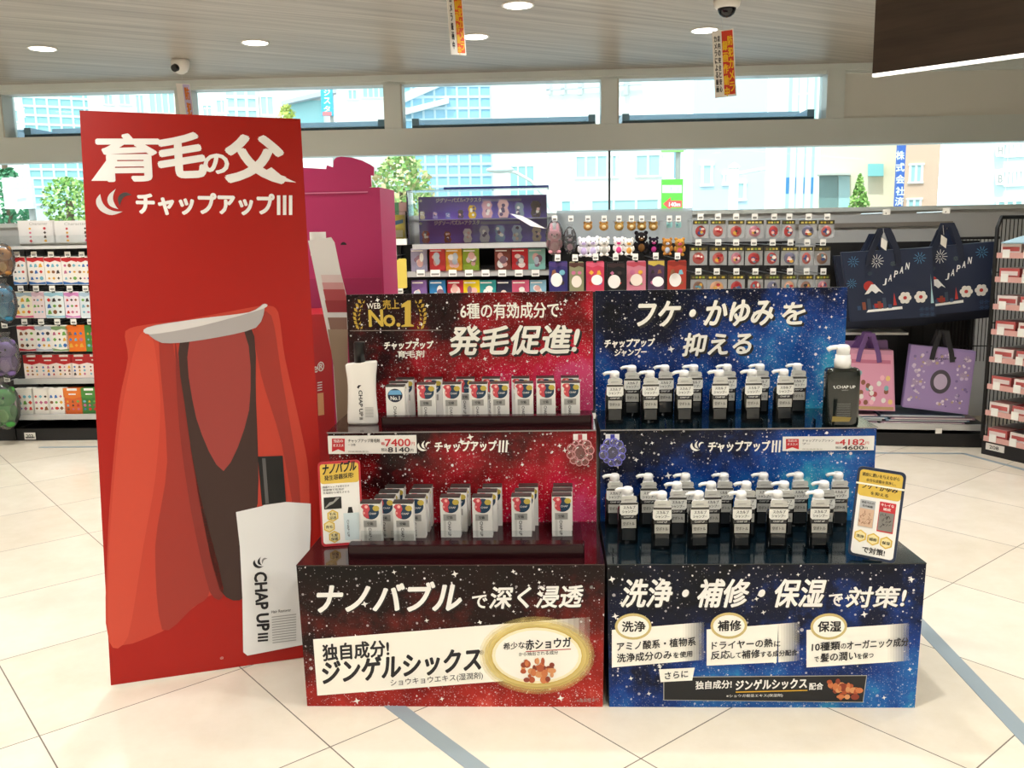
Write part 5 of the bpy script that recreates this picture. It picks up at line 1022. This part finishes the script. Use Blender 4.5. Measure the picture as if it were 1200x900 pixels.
def japan(o, Q, mp):
    t = MB(); WH, LB, RD, SN = mat('#eef0f0', .5), mat('#5a9ac8', .5), mat('#b8302c', .5), mat('#2c4a70', .5)
    burst(t, Q, mp(.12, .86), .034, LB, 10); burst(t, Q, mp(.38, .85), .042, WH, 12); burst(t, Q, mp(.86, .86), .036, LB, 10); burst(t, Q, mp(.07, .55), .03, LB, 10); burst(t, Q, mp(.56, .8), .016, mat('#7a8a7a', .5), 10); burst(t, Q, mp(.29, .68), .014, mat('#5a6a6a', .5), 10)
    for i, ch in enumerate('JAPAN'): a = mp(.42 + i * .068, .5 + i * .052); t.text(Q, ch, a, (.019, 0), (.003, .04), WH, 1, .02)
    t.oval(Q, mp(.26, .5), .03, .03, RD, 1); t.poly(Q, [mp(.2, .38), mp(.29, .52), mp(.33, .52), mp(.42, .38), mp(.37, .42), mp(.33, .385), mp(.29, .43), mp(.25, .39)], WH, 2)
    t.poly(Q, [mp(.95, .2), mp(.985, .2), mp(.972, .42), mp(.968, .62), mp(.964, .42)], mat('#a8d0d8', .5), 1)
    t.poly(Q, [mp(.2, .12), mp(.62, .14), mp(.62, .18), mp(.22, .155)], WH, 1); t.poly(Q, [mp(.3, .18), mp(.4, .18), mp(.4, .24), mp(.3, .24)], RD, 1); t.poly(Q, [mp(.52, .2), mp(.56, .2), mp(.54, .38)], RD, 1)
    for i in range(7): t.poly(Q, [mp(.1 + i * .06, .16), mp(.14 + i * .06, .16), mp(.14 + i * .06, .22 + .05 * (i % 3)), mp(.1 + i * .06, .22 + .05 * (i % 3))], (SN, mat('#8a4a34', .5), mat('#33445a', .5))[i % 3], 1)
    for fx in (.66, .84):
        c = mp(fx, .3)
        for i in range(6): t.oval(Q, (c[0] + .022 * math.cos(PI / 3 * i), c[1] + .022 * math.sin(PI / 3 * i)), .016, .016, mat('#e4e2dc', .5), 2 + i * .1, 12)
        t.oval(Q, c, .011, .011, RD, 4, 12)
    for i in range(6): burst(t, Q, mp(.84 + (i % 3) * .06, .04 + (i // 3) * .08), .014, mat('#4a7ab0', .5), 6)
    t.build('printed_front', o)
bag([(986, 296), (1092, 290), (1097, 371), (997, 377)], -.06, .05, 'navy JAPAN tote bag hanging in front at the left of the bag rack', NAVY, NAVY2, 'navy tote bags', japan, .2, soff=(.28, .62), strapw=.034)
bag([(1062, 292), (1165, 283), (1166, 362), (1071, 371)], .01, .05, 'navy JAPAN tote bag hanging in front at the right of the bag rack', NAVY, NAVY2, 'navy tote bags', japan, .2, soff=(.28, .62), strapw=.034)
for i in range(2):
    bag([(979 - 3 * i, 300), (1080 + 2 * i, 295), (1085 + 2 * i, 379 + 2 * i), (990, 384 + 2 * i)], .075 + .055 * i, .04, 'navy tote bag hanging %s the front left JAPAN bag' % ('directly behind', 'second behind')[i], NAVY2, NAVY, 'navy tote bags', None, .2 - .01 * i, soff=(.26, .60), strapw=.03)
    bag([(1058 + 8 * i, 297), (1158, 290), (1160, 369 + 3 * i), (1068 + 8 * i, 378 + 3 * i)], .145 + .055 * i, .04, 'navy tote bag hanging %s the front right JAPAN bag' % ('directly behind', 'second behind')[i], NAVY2, NAVY, 'navy tote bags', None, .2 - .01 * i, soff=(.28, .62), strapw=.03)
for x, y, v in ((1039, 248.5, -.14), (1109, 247, -.12)):
    P = onr(v); a, b = P.px(x - 4.5, y + 3.4), P.px(x + 4.5, y - 3.4); q = MB(); q.box(a[0], b[0], v, v + .003, a[1], b[1], TAGW); hk = MB(); z = a[1] + .01; hk.cyl(((a[0] + b[0]) / 2, v, z), (a[0] - .03, .3, z), .006, None, 8, mat('#d8dadc', .25, .5, .8)); h = hk.build('display_hook', RG); q.build('price_tag', h)
for x, y, v in ((1106, 282, -.09), (1036, 285, -.09)):
    P = onr(v); q = MB(); q.prism(P, [P.px(x - 3, y - 7), P.px(x + 4, y - 2), P.px(x + 2.5, y + 9), P.px(x - 4, y + 4)], .001, mat('#e4e2da', .4)); q.cyl(P.pt(*P.px(x, y - 7)), P.pt(*P.px(x - 1, y - 18)), .001, None, 5, TAGW); q.build('hang_tag', None, RF, label='cream paper tag dangling inside the handles of the %s navy bags' % ('right' if x > 1080 else 'left'), category='tag')
def pinkart(o, Q, mp):
    t = MB(); t.poly(Q, [mp(.1, .05), mp(.97, .05), mp(.97, .93), mp(.1, .93)], mat('#dc9cb8', .5), 1); t.poly(Q, [mp(.1, .02), mp(.97, .02), mp(.97, .07), mp(.1, .07)], mat('#b89a6a', .5), 2)
    r = random.Random(8)
    for i in range(26): c = mp(r.uniform(.15, .92), r.uniform(.12, .62)); t.oval(Q, c, .014, .017, mat(r.choice(['#e8e4e0', '#7ab0b8', '#b04a54', '#8a5a44', '#e8c880', '#f0b8c8', '#c87aa8']), .5), 2 + i * .04, 10)
    t.poly(Q, [mp(.14, .78), mp(.94, .78), mp(.94, .84), mp(.14, .84)], mat('#c0708e', .5), 2); t.build('printed_front', o)
def lavart(o, Q, mp):
    t = MB(); r = random.Random(12); t.poly(Q, [mp(.02, .03), mp(.98, .03), mp(.98, .97), mp(.02, .97)], mat('#9a84b8', .5), 1)
    for i in range(150):
        x, y = r.uniform(.06, .94), r.uniform(.08, .92)
        if abs(x - .52) < .22 and abs(y - .48) < .26: continue
        c = mp(x, y); q = r.uniform(.004, .011); t.oval(Q, c, q, q, mat(r.choice(['#c8b8d8', '#b8a088', '#d8c8dc', '#7a689a', '#e0d4e0']), .5), 2, 10)
    for c in ((.14, .42), (.88, .86), (.85, .6), (.3, .75)): burst(t, Q, mp(*c), .022, mat('#d4c4b0', .5), 10, 2)
    t.text(Q, 'Kuromi♥', mp(.4, .8), (.12, 0), (0, .02), INK, 3, .02); t.oval(Q, mp(.52, .47), .06, .075, mat('#4a4450', .5), 3); t.oval(Q, mp(.52, .47), .04, .05, mat('#b8a8c4', .5), 4); t.build('printed_front', o)
VIO = mat('#6a4a86', .6)
bag([(988, 409), (1047, 411), (1049, 482), (985, 480)], -.02, .08, 'pink patterned shopping bag with violet handles under the navy bags', mat('#cf94b0', .5), VIO, 'patterned bags', pinkart, .17, name='shopping_bag', soff=(.3, .72), strapw=.028)
bag([(985, 400), (1040, 399), (1047, 478), (985, 478)], .08, .04, 'violet shopping bag standing behind the pink patterned bag', mat('#8a6a9a', .5), VIO, 'patterned bags', None, .1, name='shopping_bag')
bag([(1068, 404), (1144, 412), (1134, 486), (1058, 477)], -.03, .06, 'lavender patterned shopping bag tilted under the navy bags', mat('#9580b4', .5), mat('#16161c', .6), 'patterned bags', lavart, .17, name='shopping_bag', soff=(.34, .66), strapw=.028)
# flat folded bags piled on the bottom shelf
LBL = [mat('#a4bccc', .25), mat('#c0d0da', .25), mat('#88a4bc', .25), mat('#b89aac', .3)]
k = 0
for pile, (u0, u1, lab) in enumerate(((.06, .40, 'left'), (.42, .92, 'right'))):
    for i in range(4):
        q = MB(); z = .1465 + i * .0145; s = (.03 * ((i * 7) % 3 - 1)); q.bbox(u0 + s, u1 + s, .0 + .01 * (i % 2), .34, z, z + .012, LBL[(i + pile) % 4 if i else 3], .004); o = q.build('folded_bag', None, RF, label='pale blue flat folded bag in the %s pile, %s' % (lab, ('lowest', 'second from bottom', 'second from top', 'topmost')[i]) if i else 'pinkish flat folded bag at the bottom of the %s pile' % lab, category='folded bag', group='flat folded bags')
        q = MB(); q.box(u0 + s + .02, u1 + s - .02, -.001 + .01 * (i % 2), .0 + .01 * (i % 2) + .004, z + .004, z + .008, WHITE); q.build('edge_fold', o)
P = onr(-.016); a, b = P.px(1096, 508), P.px(1104, 502); q = MB(); q.box(a[0], b[0], -.018, -.016, a[1], b[1], TAGW); q.build('price_tag', RG)
# ---------------- side shelving at the right edge
sdir = math.radians(-64); p0 = Vector((2.86, 5.32, 0)); GF = Frame(p0, sdir)
GS = thing('side_shelving', 'black shelving at the right edge stacked with small red and white cartons', 'shelving', GF)
Lg = 1.5
q = MB(); q.box(0, Lg, 0, .4, 0, .1, SHB); q.build('plinth', GS)
q = MB(); q.box(0, Lg, .38, .4, .1, 1.42, SHB); q.build('back_panel', GS)
q = MB(); q.tube([(.0, .0, .1), (.0, .0, 1.36), (.0, .03, 1.42), (.0, .36, 1.42), (.0, .4, 1.38), (.0, .4, .1)], .012, SHK, 8)
for k in range(10): q.cyl((0, .04 + k * .036, .1), (0, .04 + k * .036, 1.42), .003, None, 6, GRID)
for z in (.4, .8, 1.1): q.cyl((0, 0, z), (0, .4, z), .004, None, 6, GRID)
q.build('wire_end_panel', GS)
GPn = Panel(GF, 0)
Z8 = [1.205, 1.065, .905, .755, .59, .425, .265, .105]
CRED, CWHT = mat('#c05a58', .4), mat('#e8ddd8', .4)
for k, z in enumerate(Z8):
    MB().box(.012, Lg, 0.0, .38, z - .018, z, SHB).build('shelf', GS)
    MB().box(.012, Lg, -.006, 0, z - .02, z + .012, mat('#d8a8a0', .35)).build('price_rail', GS)
    for j in range(6):
        MB().box(.05 + j * .13, .095 + j * .13, -.008, -.006, z - .018, z + .03, TAGW).build('price_tag', GS)
    for j in range(4):
        x0_ = .025 + j * .145; q = MB(); q.box(x0_, x0_ + .125, .012, .3, z + .0005, z + .062, CRED if (j + k) % 2 else CWHT, CWHT); fr = None
        o = q.build('small_carton', None, GF, label='red-and-white carton on the %s side shelf, %s from the window' % (('top', 'second', 'third', 'fourth', 'fifth', 'sixth', 'seventh', 'bottom')[k], ORD[j]), category='carton', group='small cartons on the side shelving')
        t = MB(); t.poly(GPn, [(x0_ + .01, z + .02), (x0_ + .115, z + .02), (x0_ + .115, z + .045), (x0_ + .01, z + .045)], CWHT if (j + k) % 2 else CRED, -24 + 1)
        r = random.Random(k * 5 + j)
        t.add([(x0_ + .005, .02, z + .0625), (x0_ + .12, .02, z + .0625), (x0_ + .12, .12, z + .0625), (x0_ + .005, .12, z + .0625)], [(0, 1, 2, 3)], mat(r.choice(['#a8323a', '#5a4448', '#d88a84']), .4)); t.build('label_print', o)
q = MB(); q.box(.03, .03 + .12, -.004, 0, .035, .075, mat('#dad8d2', .4)); q.build('number_plate', GS); t = MB(); t.text(GPn, '208', (.055, .045), (.06, 0), (0, .02), INK, 9, .02); t.build('number_lettering', GS)
q = MB(); pts = [(.03, .02), (.4, .02), (.4, .3), (.05, .3)]; q.add([(.03, .0, 1.275), (.5, .0, 1.275), (.5, .26, 1.34), (.05, .26, 1.33), (.03, .0, 1.27), (.5, .0, 1.27), (.5, .26, 1.335), (.05, .26, 1.325)], [(0, 1, 2, 3), (7, 6, 5, 4), (0, 4, 5, 1), (1, 5, 6, 2), (2, 6, 7, 3), (3, 7, 4, 0)], mat('#a4c4d4', .3)); o = q.build('leaflet', None, GF, label='pale blue leaflet pad lying on top carton of the side shelving', category='leaflet')
# ================================================================== the street outside
GZ = -.4
MB().box(-60, 60, 7.6, 90, GZ - .2, GZ, mat('#9a9a98', .8)).build('street', None, None)['kind'] = 'structure'
TEAL, TEAL2, PANE = mat('#98ccd0', .12), mat('#74b0bc', .1), mat('#b0d6d8', .1)
def at(px, py, dist): return F0.at(px, py, dist)
def building(label, x0, x1, dist, h, col, wins=(), deep=2.5, extra=None, top=None):
    m_ = at((max(x0, -100) + min(x1, 1300)) / 2, 240, dist); yw = -math.atan2(m_.x, dist); f0 = Frame((m_.x, dist, 0), yw); a, b = f0.at(x0, 240, 0), f0.at(x1, 240, 0); c0 = f0.M @ Vector((a.x, 0, GZ)); fr = Frame(c0, yw); P = Panel(fr, 0); wdt = b.x - a.x
    o = thing('building', label, 'building', fr); q = MB(); q.box(0, wdt, 0, deep, 0, h, mat(col, .8)); q.build('wall', o)
    MB().box(-.1, wdt + .1, -.1, deep + .1, h, h + .25, mat(col, .7)).build('roof', o)
    for w_ in wins:
        xa, xb, ya, yb = w_[:4]; m = w_[4] if len(w_) > 4 else PANE; n = w_[5] if len(w_) > 5 else 2; A, B = P.px(xa, yb), P.px(xb, ya); f = MB(); e = .05
        f.box(A[0] - e, B[0] + e, -.06, .0, A[1] - e, A[1], WHITE); f.box(A[0] - e, B[0] + e, -.06, 0, B[1], B[1] + e, WHITE)
        for i in range(n + 1): x = A[0] + (B[0] - A[0]) * i / n; f.box(x - e * .6, x + e * .6, -.05, 0, A[1], B[1], WHITE if m is not TEAL2 else mat('#8ab0bc', .4))
        ff = f.build('window', o); MB().box(A[0], B[0], -.02, .01, A[1], B[1], m).build('pane', ff)
    if extra: extra(o, P)
    return o
def pbox(P, pts, d, m, off): return MB().prism(P, [P.px(*p) for p in pts], d, m, off)
def grid(px0, px1, py0, py1, nx, ny, m, lm):
    def f(o, P):
        A, B = P.px(px0, py1), P.px(px1, py0); q = MB(); q.box(A[0], B[0], -.03, 0, A[1], B[1], m); g = q.build('curtain_glass', o); l = MB()
        for i in range(nx + 1): x = A[0] + (B[0] - A[0]) * i / nx; l.box(x - .06, x + .06, -.09, -.03, A[1], B[1], lm)
        for i in range(ny + 1): z = A[1] + (B[1] - A[1]) * i / ny; l.box(A[0], B[0], -.1, -.03, z - .07, z + .07, lm)
        l.build('mullion_grid', g)
    return f
LM = mat('#dfeaec', .5)
building('white block at the far left beyond the upper window', -80, 33, 34, 15, '#e6e4de', [(5, 12, 134, 145), (14, 21, 130, 142), (23, 27, 128, 136)])
building('tall teal glass office tower far behind at the left', 36, 112, 60, 30, '#cfe0e2', deep=9, extra=grid(38, 110, 96, 240, 6, 14, TEAL, LM))
building('pale white block right of the teal tower', 114, 206, 44, 20, '#e8ebea', [(122, 132, 112, 122), (140, 152, 108, 122), (160, 168, 112, 132), (176, 204, 110, 132, PANE, 4)])
building('white office block with narrow glass bay beyond the second upper window', 214, 332, 40, 19, '#eceae6', [(238, 248, 124, 136), (254, 266, 118, 132), (306, 320, 114, 134)], extra=grid(272, 300, 100, 240, 3, 10, PANE, LM))
def canopy(o, P):
    pbox(P, [(330, 121), (394, 105), (394, 111), (332, 125)], .5, mat('#b8bcc6', .5), .5).build('canopy', o)
    A, B = P.px(340, 170), P.px(378, 118); MB().box(A[0], B[0], -.05, 0, A[1], B[1], TEAL).build('shop_glass', o)
building('white shop building with slanted canopy and teal glass', 332, 398, 30, 12, '#eaeae8', extra=canopy)
building('white block behind the blue vertical sign', 399, 472, 36, 14, '#f0f0ee', [(408, 418, 106, 116), (425, 450, 102, 114, PANE, 4)])
def diag(o, P):
    grid(474, 574, 60, 245, 8, 14, mat('#94c4dc', .1), mat('#c4dce6', .4))(o, P)
    pbox(P, [(470, 130), (526, 116), (526, 122), (470, 137)], .4, mat('#eef2f4', .6), .5).build('white_brace', o); pbox(P, [(470, 112), (500, 98), (526, 98), (474, 121)], .3, mat('#dfe8ee', .6), .4).build('white_brace', o)
building('blue glass tower with white slanting braces', 472, 577, 50, 28, '#b8d4e4', deep=8, extra=diag)
building('narrow white block right of the blue glass tower', 579, 642, 42, 22, '#f2f2ee', [(598, 626, 195, 232, TEAL, 3)])
def topdeck(o, P):
    for x in (643, 660, 680, 705, 733): A = P.px(x, 112); MB().box(A[0] - .06, A[0] + .06, -.2, -.1, A[1], A[1] + .9, mat('#c4ccd0', .5)).build('rail_post', o)
    pbox(P, [(640, 106), (752, 99), (752, 100.5), (640, 107.5)], .1, mat('#c4ccd0', .5), .2).build('roof_rail', o)
building('broad white two-storey building with teal windows across the street', 644, 803, 26, 8.2, '#f2f1ec', [(674.5, 712, 183, 208, PANE, 3), (717, 723, 183, 207, PANE, 1), (745, 774, 182, 206, PANE, 2), (657.5, 669.5, 236, 255, TEAL, 1), (693, 772, 234, 258, PANE, 3), (791, 795, 178, 209, TEAL2, 1)], extra=topdeck)
building('light blue house with three small white-framed windows', 811, 896, 21, 9, '#bcd4e2', [(823, 834.5, 194, 216, PANE, 1), (848.5, 853, 205, 215, PANE, 1), (863.5, 873, 215, 233, PANE, 1)])
def stripes(o, P):
    for a, b in ((922, 926), (930, 937), (940, 947), (950, 956)):
        A, B = P.px(a, 300), P.px(b, 60); M1, M2 = P.px(a, 227)[1], P.px(a, 208)[1]; MB().box(A[0], B[0], -.06, 0, A[1], B[1], PANE).build('window_band', o); MB().box(A[0], B[0], -.08, -.06, M1, M2, mat('#3f88c4', .4)).build('blue_panel', o)
building('white office building with vertical blue window bands', 897, 959, 32, 16, '#f0f2f2', extra=stripes)
def creamx(o, P):
    pbox(P, [(960, 206), (982, 206), (982, 260), (960, 260)], .1, mat('#7c9a98', .15), .1).build('dark_glass', o); pbox(P, [(982.5, 205), (996, 205), (996, 260), (982.5, 260)], .1, PANE, .1).build('pale_glass', o)
    pbox(P, [(958, 204.5), (997, 203.5), (997, 206), (958, 206.5)], .6, mat('#c8ccc4', .5), .6).build('entrance_lintel', o); pbox(P, [(1017, 193), (1035, 193), (1035, 207), (1017, 207)], .3, mat('#86ccd0', .4), .4).build('teal_box', o)
building('cream stone building with glass entrance and small fir tree', 959, 1050, 27, 15, '#e8e0c8', extra=creamx)
building('orange brick building behind the blue vertical company sign', 1051, 1098, 24, 12, '#e6bea6', [(1066, 1081, 193.5, 213, PANE, 2), (1063, 1079, 234, 255, PANE, 2)])
def bsig(o, P):
    for y, s in ((168, 'H'), (201, 'B')): q = pbox(P, [(1167, y), (1177, y), (1177, y + 16), (1167, y + 16)], .1, WHITE, .2); q.ptext(Panel(P.f, -.2), s, (1169.5, y + 13), (1174.5, y + 13), 9, GREYP, 1, .03); q.build('letter_sign', o)
building('pale cyan building at the far right with lettered window signs', 1099, 1400, 20, 11, '#cfe2e4', [(1180, 1199, 169, 182, PANE, 4), (1179, 1199, 201, 216, PANE, 4), (1168, 1199, 236, 255, PANE, 3)], extra=bsig)
# signs in the street
def street_sign(label, x0, x1, y0, y1, dist, col, draw, pole=True, back=.0):
    P = Panel(F0, dist); A, B = P.px(x0, y1), P.px(x1, y0); fr = Frame(((A[0] + B[0]) / 2, dist, GZ)); o = thing('street_sign', label, 'sign', fr); Q = Panel(fr, -.05); w2 = (B[0] - A[0]) / 2
    MB().box(-w2, w2, -.05, .05, A[1] - GZ, B[1] - GZ, mat(col, .5)).build('sign_board', o)
    if pole: MB().cyl((w2 * .6, .08, 0), (w2 * .6, .08, B[1] - GZ - .02), .05, None, 10, GREYP).build('post', o)
    t = MB(); draw(t, Q); t.build('lettering', o)
def green(t, Q):
    t.ppoly(Q, [(776, 217), (799, 217), (799, 226), (776, 226)], WHITE, 2); t.ptext(Q, '不動産', (778, 225), (797, 225), 7, mat('#8a9a92', .5), 4, 0)
    t.ppoly(Q, [(777, 239), (786, 231), (786, 235), (799, 235), (799, 243), (786, 243), (786, 247)], mat('#d84a44', .5), 4); t.ptext(Q, '140m', (784, 242), (797, 242), 5, WHITE, 8, .02)
street_sign('green and white property sign with red arrow beyond the lower window', 775, 800, 210, 252, 18.5, '#5ac438', green)
street_sign('light green sign strip above the green property sign', 775, 801, 160, 178.5, 18.6, '#86d468', lambda t, Q: t.ppoly(Q, [(776, 171), (800, 171), (800, 172), (776, 172)], WHITE, 2))
def kk(t, Q):
    for i, ch in enumerate('株式会社'): t.ptext(Q, ch, (1049.8, 187 + i * 14), (1059.5, 187 + i * 14), 10, WHITE, 3, .03)
    t.ptext(Q, '済', (1048.8, 241), (1058.5, 241), 10, WHITE, 3, .03)
street_sign('tall blue vertical company sign in front of the orange brick building', 1047.5, 1062, 150, 250, 23, '#4a6ec0', kk)
def js(t, Q):
    for i, ch in enumerate('ジスタ'): t.ptext(Q, ch, (379.8, 112 + i * 9.5), (387, 112 + i * 9.5), 7, WHITE, 3, .03)
    t.ppoly(Q, [(378, 131), (388.5, 131), (388.5, 135.5), (378, 135.5)], mat('#e07a80', .5), 3)
street_sign('blue vertical shop sign seen through the second upper window', 377.5, 389, 95, 136, 28, '#3fa8c8', js)
def lw(t, Q):
    for y in (217, 223): t.ptext(Q, '〜〜〜〜', (12, y), (34, y - 2), 2.4, GREYP, 3, 0)
    t.ppoly(Q, [(20, 233), (31, 231), (31, 235), (20, 237)], PANE, 3)
street_sign('white notice board on a post among trees beyond the lower left window', 8, 37, 208, 245, 14, '#e4eeee', lw)
# lamp posts
q = MB(); P = Panel(F0, 18); a = P.px(858, 290); o = thing('lamp_post', 'white post with side arm in front of the light blue house', 'lamp post', Frame((a[0], 18, GZ))); b = P.px(858, 198)
MB().cyl((0, 0, 0), (0, 0, b[1] - GZ), .1, .09, 12, WHITE).build('pole', o); c_ = P.px(897, 197.5); MB().cyl((0, 0, b[1] - GZ - .1), (c_[0] - a[0], 0, c_[1] - GZ), .035, None, 8, WHITE).build('arm', o); MB().lathe([(.1, 0), (.12, .05), (.02, .12)], (0, 0, b[1] - GZ), WHITE, 12).build('cap', o)
P = Panel(F0, 16); pts = [(648, 300), (646, 248), (636, 228), (622, 212), (604, 202), (586, 199)]; pp = [P.px(*p) for p in pts]; a = pp[0]; o = thing('lamp_post', 'curved grey street lamp beyond the centre of the lower window', 'lamp post', Frame((a[0], 16, GZ)))
MB().tube([(x - a[0], 0, max(0, z - GZ)) for x, z in [(pp[0][0], GZ)] + pp[1:]], .03, mat('#c8d0cc', .4), 8).build('pole', o); MB().ell((pp[-1][0] - a[0], 0, pp[-1][1] - GZ), (.25, .1, .06), mat('#c8d0cc', .4)).build('lamp_head', o)
# trees
def tree(label, px, ytop, ybot, wpx, dist, cols, cone=False, n=520, seed=1):
    P = Panel(F0, dist); t, b = P.px(px, ytop), P.px(px, ybot); k = abs(P.px(px + 1, ytop)[0] - t[0]); R, H = wpx * k / 2, (t[1] - b[1]); fr = Frame((t[0], dist, GZ)); o = thing('street_tree', label, 'tree', fr); r = random.Random(seed)
    MB().cyl((0, 0, 0), (0, 0, b[1] - GZ + H * .5), .09, .05, 10, mat('#6a5a48', .9)).build('trunk', o); q = MB(); ms = [mat(c, .8, .2) for c in cols]
    for i in range(n):
        a_, z = r.uniform(0, 2 * PI), r.random()
        rad = R * ((1 - z) ** .8 if cone else math.sin(PI * min(1, .12 + z * .85)) ** .6) * r.random() ** .35
        c_ = Vector((rad * math.cos(a_), rad * math.sin(a_), b[1] - GZ + H * z)); d1 = Vector((r.uniform(-1, 1), r.uniform(-1, 1), r.uniform(-1, 1))).normalized(); d2 = d1.orthogonal(); s_ = H * r.uniform(.025, .06)
        q.add([c_ - d1 * s_, c_ + d2 * s_ * .6, c_ + d1 * s_, c_ - d2 * s_ * .6], [(0, 1, 2, 3)], r.choice(ms))
    q.build('crown', o)
GR = ['#6f9a4e', '#8fb862', '#a8c878', '#557f42', '#b8cc86']
tree('broad green tree beyond the lower left window, beside the standee', 78, 208, 262, 62, 13, GR, n=900, seed=1)
tree('dark green tree at the far left behind the white notice board', 6, 198, 262, 56, 15.5, ['#4f8a62', '#6aa47c', '#3f7a58'], n=700, seed=2)
tree('small green tree top at the left edge of the upper window', -4, 110, 175, 30, 20, GR, n=500, seed=3)
tree('pale green autumn tree right of the magenta display', 470, 180, 262, 76, 15, ['#a0b870', '#c0cc90', '#7fa45c', '#d8c498', '#8fb878'], n=1200, seed=4)
tree('small conical fir tree before the cream building', 1008, 205, 262, 34, 22, ['#8fb45c', '#b0cc7c', '#6f9a4a'], True, 700, 5)
tree('tiny yellow green tree top in the second upper window', 336, 123, 200, 30, 26, ['#b0c060', '#ccd488'], n=400, seed=6)
